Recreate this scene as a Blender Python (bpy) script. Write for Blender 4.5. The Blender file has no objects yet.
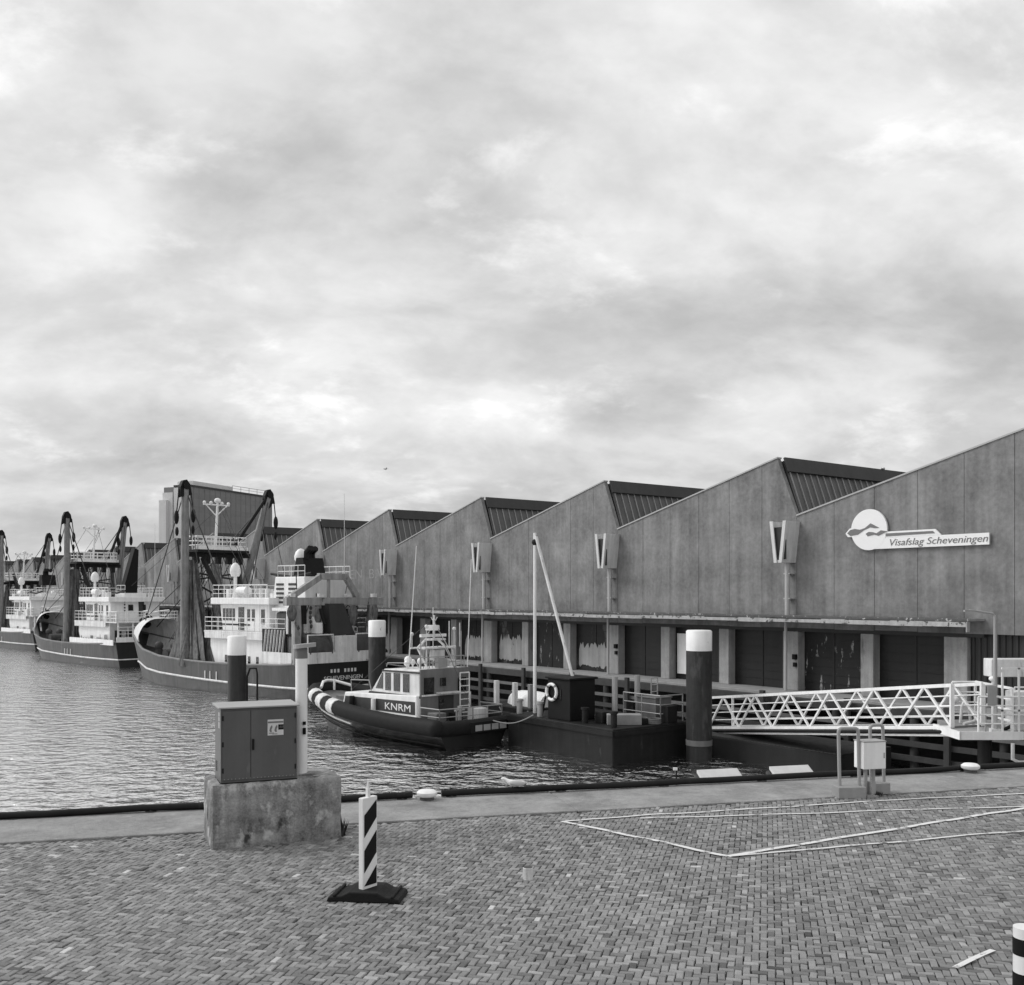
import bpy, bmesh, math, random
from mathutils import Vector, Matrix, noise as mnoise
R = math.radians
random.seed(7)
S = bpy.context.scene
C = S.collection

# ------------------------------------------------------------------ camera
EYE = 7.2                      # metres above the harbour water (z = 0)
FPX = 1025.0
cam_d = bpy.data.cameras.new('camera')
cam = bpy.data.objects.new('camera', cam_d); C.objects.link(cam)
cam.location = (0, 0, EYE); cam.rotation_euler = (R(90), 0, 0)
cam_d.sensor_width = 36; cam_d.lens = 36 * FPX / 1024
cam_d.shift_y = (595 - 492.5) / 1024
cam_d.clip_end = 12000
S.camera = cam

# ------------------------------------------------------------------ sky, sun, exposure
SUN_EL, SUN_AZ = 42, -78       # azimuth from +Y, negative = towards -X
w = bpy.data.worlds.new('World'); S.world = w; w.use_nodes = True
nt = w.node_tree; nt.nodes.clear()
def N(t, **k):
    n = nt.nodes.new(t)
    for a, b in k.items(): setattr(n, a, b)
    return n
def ln(a, b): nt.links.new(a, b)
def wm(op, a, b=None, c=None):
    n = N('ShaderNodeMath', operation=op)
    for i, x in enumerate((a, b, c)):
        if x is None: continue
        if isinstance(x, (int, float)): n.inputs[i].default_value = x
        else: ln(x, n.inputs[i])
    return n.outputs[0]
def ramp(src, pts):
    r = N('ShaderNodeValToRGB'); r.color_ramp.interpolation = 'EASE'
    e = r.color_ramp.elements
    while len(e) < len(pts): e.new(.5)
    for k, (p, v) in zip(e, pts): k.position = p; k.color = (v, v, v, 1)
    ln(src, r.inputs[0]); return r.outputs[0]
tc = N('ShaderNodeTexCoord'); sep = N('ShaderNodeSeparateXYZ'); ln(tc.outputs['Generated'], sep.inputs[0])
sky = N('ShaderNodeTexSky', sky_type='NISHITA'); sky.sun_disc = False
sky.sun_elevation = R(SUN_EL); sky.sun_rotation = R(SUN_AZ)
bw = N('ShaderNodeRGBToBW'); ln(sky.outputs[0], bw.inputs[0])
zz = wm('ADD', wm('MAXIMUM', sep.outputs[2], 0.0), 0.42)
cmb = N('ShaderNodeCombineXYZ')
ln(wm('DIVIDE', sep.outputs[0], zz), cmb.inputs[0]); ln(wm('DIVIDE', sep.outputs[1], zz), cmb.inputs[1])
mp = N('ShaderNodeMapping'); ln(cmb.outputs[0], mp.inputs[0])
mp.inputs['Rotation'].default_value = (0, 0, R(-25)); mp.inputs['Scale'].default_value = (.8, 1.0, 1); mp.inputs['Location'].default_value = (3.1, 1.7, .4)
def cn(scale, det, rough, dist, loc=0.0):
    n = N('ShaderNodeTexNoise'); n.inputs['Scale'].default_value = scale; n.inputs['Detail'].default_value = det
    n.inputs['Roughness'].default_value = rough; n.inputs['Distortion'].default_value = dist
    m2 = N('ShaderNodeMapping'); m2.inputs['Location'].default_value = (loc, loc * .7, loc * 1.3); ln(mp.outputs[0], m2.inputs[0]); ln(m2.outputs[0], n.inputs[0])
    return n.outputs['Fac']
big = ramp(cn(1.9, 4, .5, .15, 2.0), [(.34, 0), (.66, 1)])
mid = ramp(cn(3.9, 8, .55, .25, 5.0), [(.35, 0), (.66, 1)])
fine = ramp(cn(12.0, 8, .6, .1, 11.0), [(.34, 0), (.68, 1)])
edge = ramp(cn(5.0, 9, .6, .25, 31.5), [(.535, 0), (.66, 1)])
cl = wm('ADD', wm('MULTIPLY', big, 1.75), wm('MULTIPLY', mid, 1.75))
cl = wm('ADD', cl, wm('MULTIPLY', fine, .65))
cl = wm('ADD', cl, wm('MULTIPLY', wm('MULTIPLY', edge, wm('ADD', wm('MULTIPLY', fine, .7), .3)), 1.5))
cl = wm('ADD', cl, 3.6)
col = wm('ADD', wm('MULTIPLY', cl, .94), wm('MULTIPLY', bw.outputs[0], .06))
# the lower half of the dome is never seen: keep it dark so it lights nothing from below
col = wm('MULTIPLY', col, wm('GREATER_THAN', sep.outputs[2], -0.02))
bg = N('ShaderNodeBackground'); bg.inputs[1].default_value = .1; ln(col, bg.inputs[0])
ow = N('ShaderNodeOutputWorld'); ln(bg.outputs[0], ow.inputs[0])

sd = bpy.data.lights.new('sun', 'SUN'); sd.energy = 1.5; sd.angle = R(32); sd.color = (1, 1, 1)
sun = bpy.data.objects.new('sun', sd); C.objects.link(sun); sun.location = (-30, 0, 60)
sv = Vector((math.sin(R(SUN_AZ)) * math.cos(R(SUN_EL)), math.cos(R(SUN_AZ)) * math.cos(R(SUN_EL)), math.sin(R(SUN_EL))))
sun.rotation_euler = (-sv).to_track_quat('-Z', 'Y').to_euler()
S.view_settings.view_transform = 'Standard'; S.view_settings.look = 'None'
S.view_settings.exposure = .38; S.view_settings.gamma = 1; S.view_settings.use_curve_mapping = False
S.render.engine = 'CYCLES'
S.cycles.max_bounces = 6; S.cycles.diffuse_bounces = 3; S.cycles.glossy_bounces = 3

# ------------------------------------------------------------------ materials
MATS = {}
def M(name, v, rough=.6, var=.12, scale=2.0, streak=0.0, sscale=3.0, metal=0.0, bump=0.0, bscale=30.0, peel=None, spec=.4, attr=None, soft=22.0, peel2=None):
    if name in MATS: return MATS[name]
    m = bpy.data.materials.new(name); m.use_nodes = True; MATS[name] = m
    t = m.node_tree; b = t.nodes['Principled BSDF']; L = t.links.new
    b.inputs['Roughness'].default_value = rough; b.inputs['Metallic'].default_value = metal; b.inputs['Specular IOR Level'].default_value = spec
    co = t.nodes.new('ShaderNodeTexCoord').outputs['Object']
    def nz(sc, det=5, ro=.6, stretch=None):
        n = t.nodes.new('ShaderNodeTexNoise'); n.inputs['Scale'].default_value = sc; n.inputs['Detail'].default_value = det; n.inputs['Roughness'].default_value = ro
        if stretch:
            q = t.nodes.new('ShaderNodeMapping'); q.inputs['Scale'].default_value = stretch; L(co, q.inputs[0]); L(q.outputs[0], n.inputs[0])
        else: L(co, n.inputs[0])
        return n.outputs['Fac']
    def ma(op, a, c, clamp=False):
        n = t.nodes.new('ShaderNodeMath'); n.operation = op; n.use_clamp = clamp
        for i, x in enumerate((a, c)):
            if isinstance(x, (int, float)): n.inputs[i].default_value = x
            else: L(x, n.inputs[i])
        return n.outputs[0]
    f = 1.0
    cur = ma('ADD', ma('MULTIPLY', ma('SUBTRACT', nz(scale), .5), 2.6 * var), 1.0)
    cur = ma('ADD', cur, ma('MULTIPLY', ma('SUBTRACT', nz(scale * 9, 3), .5), 1.2 * var))
    if streak:
        cur = ma('ADD', cur, ma('MULTIPLY', ma('SUBTRACT', nz(sscale, 4, .6, (1, 1, .06)), .5), 3.0 * streak))
    base = v
    if attr:
        an = t.nodes.new('ShaderNodeAttribute'); an.attribute_name = attr; base = an.outputs['Fac']
    val = ma('MULTIPLY', base, cur)
    if peel:
        v2, psc, thr, st = peel
        mask = ma('MULTIPLY', ma('SUBTRACT', nz(psc, 6, .65, st), thr), soft, True)
        mx = ma('MULTIPLY', ma('SUBTRACT', v2, val), mask)
        val = ma('ADD', val, mx)
    if peel2:
        v2, psc, thr, st, sf = peel2
        mask = ma('MULTIPLY', ma('SUBTRACT', nz(psc, 7, .65, st), thr), sf, True)
        val = ma('ADD', val, ma('MULTIPLY', ma('SUBTRACT', v2, val), mask))
    L(ma('MAXIMUM', val, .006), b.inputs['Base Color'])
    if bump:
        bn = t.nodes.new('ShaderNodeBump'); bn.inputs['Strength'].default_value = bump; bn.inputs['Distance'].default_value = .02
        L(nz(bscale, 6), bn.inputs['Height']); L(bn.outputs[0], b.inputs['Normal'])
    return m
concrete_wall = M('wall concrete', .21, .9, .60, .55, .29, 2.4, bump=.6, bscale=9, peel=(.085, .33, .52, (1, 1, .35)), soft=2.2, peel2=(.40, .75, .585, (1, 1, .5), 3.0))
concrete = M('weathered concrete', .30, .9, .2, 1.2, .15, 3, bump=.4, bscale=25)
col_conc = M('column concrete', .33, .9, .3, 1.4, .35, 3, bump=.3, bscale=25, peel=(.09, 1.4, .60, (1, 1, .25)), soft=6)
hop_conc = M('spout concrete', .62, .85, .18, 1.4, .25, 4)
pale = M('pale concrete', .60, .85, .12, 2, .12, 4)
canopy_m = M('canopy felt edge', .10, .9, .35, 3, 0, bump=.4, bscale=12, peel=(.5, 5.0, .60, (1, 1, 1)))
canopy_lip = M('canopy lip', .42, .8, .35, 2.5, .2, 3, peel=(.09, 3.5, .56, (1, 1, 1)))
roof_m = M('roof felt', .09, .9, .2, 1)
fascia_m = M('dark fascia', .045, .7, .2, .6, .2, 2)
glass_n = M('dusty wired glass', .095, .55, .25, .5, .3, 1.5)
mull = M('glazing bar', .30, .6, .2, 2)
trim = M('zinc edge trim', .42, .5, .1, 2)
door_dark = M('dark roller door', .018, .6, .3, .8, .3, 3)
door_pale = M('peeling pale door', .02, .7, .3, 1, .2, 3, peel=(.09, 1.2, .58, (1, 1, .3)))
door_smear = M('door with whitewash smears', .018, .65, .3, 1, .2, 3, peel=(.32, 1.8, .60, (1.8, 1.8, .5)))
soffit_m = M('shade-toned soffit', .05, .9, .2, 1)  # near-black base colour stands in for shade under the canopy
clad_m = M('black corrugated cladding', .032, .55, .2, 1, .25, 4)
white = M('white paint', .82, .4, .1, 1.5, .14, 4, peel=(.36, 2.2, .68, (1, 1, .18)), soft=8)
white_dirty = M('grubby white paint', .68, .5, .2, 1.5, .35, 3, peel=(.22, 3, .62, (1, 1, .25)), soft=8)
white_cap = M('white pile top', .82, .5, .08, 2, .12, 4, peel=(.35, 3, .66, (1, 1, .35)))
steel_dark = M('black painted steel', .014, .6, .35, 1.5, .4, 3, peel=(.05, 2.0, .62, (1, 1, .3)), soft=6, spec=.2)
pile_m = M('pile bitumen', .026, .6, .45, 2.5, .5, 5, peel=(.085, 2.2, .57, (1, 1, .22)), soft=7, bump=.3, bscale=30)
black = M('black paint', .009, .6, .3, 2, spec=.2)
rubber = M('rubber', .013, .7, .35, 4, bump=.25, bscale=30, spec=.2)
grey_steel = M('grey galvanised steel', .34, .45, .15, 3, .1, 4)
grey_paint = M('mid grey paint', .16, .5, .18, 1.5, .3, 3)
rust = M('rusty steel', .075, .75, .35, 2.5, .25, 4)
hull_m = M('hull paint', .055, .5, .3, .6, .55, 2.2, peel=(.20, 1.4, .63, (1, 1, .12)), soft=6, peel2=(.02, .5, .56, (1, 1, .5), 4.0))
hull_dk = M('dark hull paint and stern shade', .018, .45, .2, .5, .3, 1.6)
deck_m = M('deck paint', .10, .7, .25, 1)
whitewash = M('flaking whitewash', .36, .85, .2, 1.5, .3, 5, peel=(.12, 2.5, .62, (1, 1, .4)))
win = M('dark window glass', .012, .08, .1, 1, spec=.6)
gallows_m = M('scuffed grey gallows paint', .30, .55, .3, 1.5, .5, 3, peel=(.07, 2.2, .60, (1, 1, .4)))
derrick_m = M('scuffed derrick steel', .20, .5, .35, 2, .5, 4, peel=(.06, 2, .60, (1, 1, .25)), soft=5)
net_m = M('fishing net', .14, .95, .6, 3.5, .9, 7, bump=.8, bscale=20)
net_lt = M('pale fishing net', .26, .95, .5, 3.5, .8, 7, bump=.8, bscale=20)
wire_m = M('wire rope', .05, .6, .1, 3)
timber = M('weathered timber', .05, .85, .3, 2, .2, 3, bump=.3, bscale=20)
timber_mid = M('grey timber', .13, .85, .3, 2, .2, 3)
timber_lt = M('bleached timber', .26, .85, .25, 2)
sludge_shade = M('quay shadow wall', .016, .85, .3, 1, .2, 2)  # near-black colour puts the shade into the quay and under-dock walls
cab_m = M('cabinet paint', .10, .42, .12, 2, .2, 4, peel=(.17, 5, .66, (1, 1, .3)), soft=6)
cab_lid = M('cabinet lid', .36, .5, .1, 3)
block_m = M('stained plinth concrete', .24, .9, .95, 4.5, .45, 6, bump=1.0, bscale=22, peel=(.50, 5.0, .54, (1, 1, .7)), soft=10, peel2=(.05, 4.0, .57, (1, 1, .5), 9))
brick_m = M('paving brick', .14, .6, .24, 9, attr='tone', bump=.35, bscale=60, peel=(.32, .8, .615, (1, 1.6, 1)), soft=5.0, peel2=(.10, .45, .62, (1, 1.3, 1), 3.0))
joint_m = M('sandy joint', .022, .95, .3, 3, bump=.3)
coping_m = M('coping concrete', .29, .85, .5, 1.8, 0, bump=.9, bscale=40, peel=(.15, 1.3, .55, (1, 1, 1)), soft=4, peel2=(.42, 3.0, .63, (1, 1, 1), 9))
tower_m = M('tower concrete', .20, .8, .12, .3, .12, 1)
tower_lit = M('sunlit tower concrete', .62, .8, .08, .3, .1, 1)  # paler copy of the tower concrete, with sunlight put into its colour
tower_win = M('tower window', .155, .4, .2, .6)
ground_m = M('sandy ground', .22, .9, .2, .1)
sign_white = M('sign white', .85, .4, .03, 2)
sign_grey = M('sign grey', .17, .5, .03, 2)
plant_m = M('weed leaf', .05, .7, .3, 8)
gull_m = M('gull white', .8, .8, .05, 8); gull_g = M('gull grey', .5, .8, .1, 8); beak_m = M('gull beak', .35, .5, .1, 8)
can_m = M('tin', .60, .5, .3, 12, .4, 20)
sticker_m = M('sticker', .62, .5, .1, 20)
faint = M('faded lettering', .30, .9, .25, 6, .3, 4)

def water_mat():
    m = bpy.data.materials.new('harbour water'); m.use_nodes = True
    t = m.node_tree; L = t.links.new; t.nodes.remove(t.nodes['Principled BSDF']); out = t.nodes['Material Output']
    co = t.nodes.new('ShaderNodeTexCoord').outputs['Object']
    def nz(sc, det, ro, st, ds=.1):
        q = t.nodes.new('ShaderNodeMapping'); q.inputs['Scale'].default_value = st; q.inputs['Rotation'].default_value = (0, 0, R(14)); L(co, q.inputs[0])
        n = t.nodes.new('ShaderNodeTexNoise'); n.inputs['Scale'].default_value = sc; n.inputs['Detail'].default_value = det; n.inputs['Roughness'].default_value = ro; n.inputs['Distortion'].default_value = ds
        L(q.outputs[0], n.inputs[0]); return n.outputs['Fac']
    def ma(op, a, c):
        n = t.nodes.new('ShaderNodeMath'); n.operation = op
        for i, x in enumerate((a, c)):
            if isinstance(x, (int, float)): n.inputs[i].default_value = x
            else: L(x, n.inputs[i])
        return n.outputs[0]
    h = ma('ADD', ma('MULTIPLY', nz(1.25, 3, .5, (.9, 1.0, 1)), .60), ma('MULTIPLY', nz(3.6, 2, .5, (.9, 1.0, 1)), .14))
    h = ma('ADD', h, ma('MULTIPLY', nz(.25, 2, .5, (1, 1, 1)), .4))
    bn = t.nodes.new('ShaderNodeBump'); bn.inputs['Strength'].default_value = 1.0; bn.inputs['Distance'].default_value = .52
    L(h, bn.inputs['Height'])
    lw = t.nodes.new('ShaderNodeLayerWeight'); lw.inputs['Blend'].default_value = .5; L(bn.outputs[0], lw.inputs['Normal'])
    r = t.nodes.new('ShaderNodeValToRGB'); e = r.color_ramp.elements
    e[0].position = .30; e[0].color = (.06, .06, .06, 1); e[1].position = .55; e[1].color = (.93, .92, .92, 1)
    k = e.new(.95); k.color = (.97, .97, .97, 1); L(lw.outputs['Facing'], r.inputs[0])
    d = t.nodes.new('ShaderNodeBsdfDiffuse'); d.inputs['Color'].default_value = (.03, .03, .03, 1); L(bn.outputs[0], d.inputs['Normal'])
    g = t.nodes.new('ShaderNodeBsdfGlossy'); g.inputs['Color'].default_value = (.96, .96, .96, 1); g.inputs['Roughness'].default_value = .14; L(bn.outputs[0], g.inputs['Normal'])
    mx = t.nodes.new('ShaderNodeMixShader'); L(r.outputs[0], mx.inputs[0]); L(d.outputs[0], mx.inputs[1]); L(g.outputs[0], mx.inputs[2]); L(mx.outputs[0], out.inputs[0])
    return m
water_m = water_mat()

def line_mat():
    m = bpy.data.materials.new('worn road paint'); m.use_nodes = True
    t = m.node_tree; b = t.nodes['Principled BSDF']; L = t.links.new
    b.inputs['Base Color'].default_value = (.72, .72, .72, 1); b.inputs['Roughness'].default_value = .7
    co = t.nodes.new('ShaderNodeTexCoord').outputs['Object']
    n = t.nodes.new('ShaderNodeTexNoise'); n.inputs['Scale'].default_value = 4.5; n.inputs['Detail'].default_value = 8; n.inputs['Roughness'].default_value = .75; L(co, n.inputs[0])
    r = t.nodes.new('ShaderNodeValToRGB'); r.color_ramp.elements[0].position = .39; r.color_ramp.elements[1].position = .47; L(n.outputs['Fac'], r.inputs[0])
    L(r.outputs[0], b.inputs['Alpha'])
    return m
line_m = line_mat()

# ------------------------------------------------------------------ mesh builder
class MB:
    def __init__(s): s.v = []; s.f = []
    def add(s, vs, fs):
        o = len(s.v); s.v += [tuple(p) for p in vs]; s.f += [tuple(i + o for i in f) for f in fs]; return s
    def box(s, x0, x1, y0, y1, z0, z1):
        return s.add([(x0,y0,z0),(x1,y0,z0),(x1,y1,z0),(x0,y1,z0),(x0,y0,z1),(x1,y0,z1),(x1,y1,z1),(x0,y1,z1)],
                     [(3,2,1,0),(4,5,6,7),(0,1,5,4),(1,2,6,5),(2,3,7,6),(3,0,4,7)])
    def beam(s, p, q, wd, hd, up=(0,0,1)):
        p = Vector(p); q = Vector(q); d = (q - p).normalized(); u = Vector(up)
        if abs(d.dot(u)) > .98: u = Vector((1,0,0))
        a = d.cross(u).normalized() * wd / 2; b = a.cross(d).normalized() * hd / 2
        vs = [p-a-b, p+a-b, p+a+b, p-a+b, q-a-b, q+a-b, q+a+b, q-a+b]
        return s.add(vs, [(0,1,2,3),(7,6,5,4),(0,4,5,1),(1,5,6,2),(2,6,7,3),(3,7,4,0)])
    def cyl(s, p, q, r0, r1=None, n=10): return s.tube([p, q], r0, n, r1)
    def tube(s, pts, r, n=8, r1=None, closed=False):
        P = [Vector(p) for p in pts]; k = len(P); rings = []
        if r1 is None: r1 = r
        prev = None
        for i in range(k):
            if closed: d = P[(i+1) % k] - P[i-1]
            else: d = P[min(i+1, k-1)] - P[max(i-1, 0)]
            d.normalize()
            if prev is None:
                u = Vector((0,0,1)) if abs(d.z) < .9 else Vector((1,0,0))
                a = d.cross(u).normalized()
            else: a = (prev - d * prev.dot(d)).normalized()
            prev = a; b = d.cross(a); rr = r + (r1 - r) * i / max(1, k-1)
            rings.append([P[i] + a*rr*math.cos(2*math.pi*j/n) + b*rr*math.sin(2*math.pi*j/n) for j in range(n)])
        return s.loft(rings, cap=not closed, wrap=closed)
    def loft(s, rings, cap=False, wrap=False, close=True):
        n = len(rings[0]); vs = [p for r in rings for p in r]; fs = []; k = len(rings)
        for i in range(k if wrap else k-1):
            i2 = (i+1) % k
            for j in range(n if close else n-1):
                j2 = (j+1) % n
                fs.append((i*n+j, i*n+j2, i2*n+j2, i2*n+j))
        if cap: fs += [tuple(range(n-1, -1, -1)), tuple((k-1)*n + j for j in range(n))]
        return s.add(vs, fs)
    def lathe(s, prof, c=(0,0,0), n=16):
        rings = [[(c[0]+r*math.cos(2*math.pi*j/n), c[1]+r*math.sin(2*math.pi*j/n), c[2]+z) for j in range(n)] for r, z in prof]
        return s.loft(rings, cap=True)
    def ball(s, c, r, n=12, m=8, sc=(1,1,1)):
        prof = [(max(.001, math.sin(math.pi*i/m)), -math.cos(math.pi*i/m)) for i in range(m+1)]
        rings = [[(c[0]+r*sc[0]*a*math.cos(2*math.pi*j/n), c[1]+r*sc[1]*a*math.sin(2*math.pi*j/n), c[2]+r*sc[2]*z) for j in range(n)] for a, z in prof]
        return s.loft(rings, cap=True)
    def prism(s, poly, o, ux, uy, ex):
        o = Vector(o); ux = Vector(ux); uy = Vector(uy); ex = Vector(ex); n = len(poly)
        a = [o + ux*x + uy*y for x, y in poly]; b = [p + ex for p in a]
        return s.add(a + b, [tuple(range(n-1,-1,-1)), tuple(range(n, 2*n))] + [(i, (i+1)%n, n+(i+1)%n, n+i) for i in range(n)])
    def rail(s, pts, h=1.0, nr=3, step=1.2, r=.025, closed=False, posts=True):
        P = [Vector(p) for p in pts]
        if closed: P.append(P[0])
        for k in range(nr):
            z = Vector((0,0,h*(k+1)/nr))
            for a, b in zip(P, P[1:]): s.cyl(a+z, b+z, r if k == nr-1 else r*.8, n=5)
        if posts:
            for a, b in zip(P, P[1:]):
                m = max(1, round((b-a).length / step))
                for i in range(m+1): q = a.lerp(b, i/m); s.cyl(q, q+Vector((0,0,h)), r, n=5)
        return s
    def build(s, name, mat, parent=None, smooth=0, bevel=0, loc=None, keep=False):
        me = bpy.data.meshes.new(name); me.from_pydata(s.v, [], s.f); me.update()
        if not keep:
            bm = bmesh.new(); bm.from_mesh(me); bmesh.ops.recalc_face_normals(bm, faces=bm.faces[:]); bm.to_mesh(me); bm.free()
        me.materials.append(mat)
        if smooth:
            me.polygons.foreach_set('use_smooth', [True]*len(me.polygons)); me.set_sharp_from_angle(angle=R(smooth))
        o = bpy.data.objects.new(name, me); C.objects.link(o)
        if parent: o.parent = parent
        if loc: o.location = loc
        if bevel:
            bv = o.modifiers.new('bevel', 'BEVEL'); bv.width = bevel; bv.segments = 2; bv.limit_method = 'ANGLE'; bv.angle_limit = R(40)
        return o
def thing(name, label, cat, loc=(0,0,0), rz=0, group=None):
    o = bpy.data.objects.new(name, None); C.objects.link(o); o.empty_display_size = .2
    o.location = loc; o.rotation_euler = (0,0,rz); o['label'] = label; o['category'] = cat
    if group: o['group'] = group
    return o
def tag(o, label, cat, group=None):
    o['label'] = label; o['category'] = cat
    if group: o['group'] = group
    return o
def struct(o, kind='structure'): o['kind'] = kind; return o
def copy_tree(o, parent=None):
    c = o.copy(); C.objects.link(c); c.parent = parent
    for ch in [x for x in o.children]: copy_tree(ch, c)
    return c
def text_part(name, body, size, mat, parent, loc, right, up, shear=0.0, depth=.01, align='LEFT', width=None, bold=0.0):
    cu = bpy.data.curves.new(name, 'FONT'); cu.body = body; cu.size = size; cu.shear = shear; cu.extrude = depth; cu.align_x = align; cu.offset = bold
    tmp = bpy.data.objects.new(name, cu); C.objects.link(tmp)
    bpy.context.view_layer.update()
    me = bpy.data.meshes.new_from_object(tmp.evaluated_get(bpy.context.evaluated_depsgraph_get()))
    bpy.data.objects.remove(tmp)
    if width:
        xs = [v.co.x for v in me.vertices]; k = width / (max(xs) - min(xs))
        for v in me.vertices: v.co.x *= k
    r = Vector(right).normalized(); u = Vector(up).normalized(); n = r.cross(u)
    Mx = Matrix((( r.x,u.x,n.x,loc[0]),( r.y,u.y,n.y,loc[1]),( r.z,u.z,n.z,loc[2]),(0,0,0,1)))
    me.transform(Mx); me.materials.clear(); me.materials.append(mat)
    o = bpy.data.objects.new(name, me); C.objects.link(o); o.parent = parent
    return o

def ground_h(x, y):
    return 4.2 + .032 * (mnoise.noise(Vector((x*.35, y*.35, 3.1)))) + .014 * mnoise.noise(Vector((x*1.3, y*1.3, 9)))

# ------------------------------------------------------------------ water, ground
b = MB(); b.add([(-2500,-300,0),(2500,-300,0),(2500,4000,0),(-2500,4000,0)], [(0,1,2,3)])
struct(b.build('water', water_m))
b = MB(); b.add([(-2500,-300,-2.5),(2500,-300,-2.5),(2500,4000,-2.5),(-2500,4000,-2.5)], [(0,1,2,3)])
struct(b.build('harbour_bed', sludge_shade))

# quay: local x along the edge, local y outwards over the water
QA = math.atan2(.2525, .9676); QO = Vector((0, 15.45, 0))
qe = Vector((.9676, .2525, 0)); qn = Vector((-.2525, .9676, 0))
def Q(a, o, z=4.2): p = QO + qe*a + qn*o; return Vector((p.x, p.y, z))
b = MB(); b.box(-60, 60, -60, -.02, -2.4, 4.165)
o = b.build('quay', joint_m); o.location = QO; o.rotation_euler = (0,0,QA); struct(o)
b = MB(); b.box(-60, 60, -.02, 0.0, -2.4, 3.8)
o = b.build('quay_wall', sludge_shade); o.location = QO; o.rotation_euler = (0,0,QA); struct(o)
b = MB(); x = -60.0
while x < 60:
    l = 7.5 + random.uniform(-2.1, 2.1); z = random.uniform(-.006, .006)
    b.box(x+.006, x+l-.006, -1.42, 0.05, 3.8, 4.207+z); x += l
o = b.build('quay_coping', coping_m, bevel=.015); o.location = QO; o.rotation_euler = (0,0,QA); struct(o)

# herringbone brick paving, every brick modelled
def paving():
    vs = []; fs = []; tone = []
    ang = R(-14); ca, sa = math.cos(ang), math.sin(ang)
    W = .064; J = .0036
    rng = random.Random(3)
    for i in range(-420, 420):
        for j in range(0, 420):
            d = (i - j) % 4
            if d == 0: x0, y0, x1, y1 = i, j, i+2, j+1
            elif d == 3: x0, y0, x1, y1 = i, j, i+1, j+2
            else: continue
            cx, cy = (x0+x1)/2*W, (y0+y1)/2*W - 2.0
            X = cx*ca - cy*sa; Y = cx*sa + cy*ca
            rel = Vector((X, Y, 0)) - QO
            if rel.dot(qn) > -1.47: continue
            if Y < 3.6 or abs(X) > 9 + Y*.55: continue
            hx, hy = (x1-x0)*W/2 - J, (y1-y0)*W/2 - J
            z = ground_h(X, Y) + rng.gauss(0, .0026); tx = rng.gauss(0, .030); ty = rng.gauss(0, .036)
            cx += rng.gauss(0, .0018); cy += rng.gauss(0, .0018); r = rng.gauss(0, .03); cr, sr = math.cos(r), math.sin(r)
            k = len(vs)
            for (e, dz) in ((.006, 0.0), (0.0, -.006), (0.0, -.026)):
                for sx, sy in ((-1,-1),(1,-1),(1,1),(-1,1)):
                    lx, ly = sx*(hx-e), sy*(hy-e)
                    lx, ly = lx*cr - ly*sr, lx*sr + ly*cr
                    ax, ay = cx+lx, cy+ly
                    vs.append((ax*ca - ay*sa, ax*sa + ay*ca, z + dz + lx*tx + ly*ty))
            fs.append((k,k+1,k+2,k+3))
            for q in range(2):
                for a in range(4):
                    a2 = (a+1) % 4; fs.append((k+4*q+4+a, k+4*q+4+a2, k+4*q+a2, k+4*q+a))
            low = mnoise.noise(Vector((X*.5, Y*.5, 0)))*.022 + mnoise.noise(Vector((X*.15, Y*.15, 5)))*.03
            g = .212 + low + rng.gauss(0, .050)
            u = rng.random()
            if u < .006: g = rng.uniform(.36, .6)
            elif u < .075: g += .06
            elif u > .95: g -= .03
            tone += [max(.05, g)] * 9
    me = bpy.data.meshes.new('paving'); me.from_pydata(vs, [], fs); me.update()
    at = me.attributes.new('tone', 'FLOAT', 'FACE'); at.data.foreach_set('value', tone)
    me.materials.append(brick_m)
    o = bpy.data.objects.new('paving', me); C.objects.link(o); return struct(o)
paving()
# painted bay lines lying on the bricks
def line(pts, wd=.10, name='painted_line'):
    b = MB()
    P = [Vector(p) for p in pts]
    for a, c in zip(P, P[1:]):
        m = max(2, int((c-a).length/.15)); d = (c-a).normalized(); n = Vector((-d.y, d.x)) * wd/2
        ring = []
        for i in range(m+1):
            p = a.lerp(c, i/m)
            ring.append([(p.x+n.x, p.y+n.y, ground_h(p.x,p.y)+.013), (p.x-n.x, p.y-n.y, ground_h(p.x,p.y)+.013)])
        b.loft(ring, close=False)
    return struct(b.build(name, line_m, keep=True))
def G(px, py): D = FPX*(EYE-4.2)/(py-595); return ((px-512)/FPX*D, D)
line([G(562,822), G(728,857), G(1060,803)], .075)
line([G(562,822), G(800,806), G(1060,792)], .05)
line([G(640,820), G(850,812), G(1060,806)], .045)
line([G(728,857), G(860,846), G(1060,829)], .045)
line([G(955,971), G(993,953)], .05)

# land behind the hall
HO = Vector((13.46, 49.62, 0)); HA = math.atan2(.8026, -.5967)
hu = Vector((-.5967, .8026, 0)); hn = Vector((-.8026, -.5967, 0))
def Hw(s_, t_, z): p = HO + hu*s_ + hn*t_; return Vector((p.x, p.y, z))
b = MB(); b.box(-60, 900, -900, -1.2, -2.4, 2.3)
o = b.build('ground', ground_m); o.location = HO; o.rotation_euler = (0,0,HA); struct(o)

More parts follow.
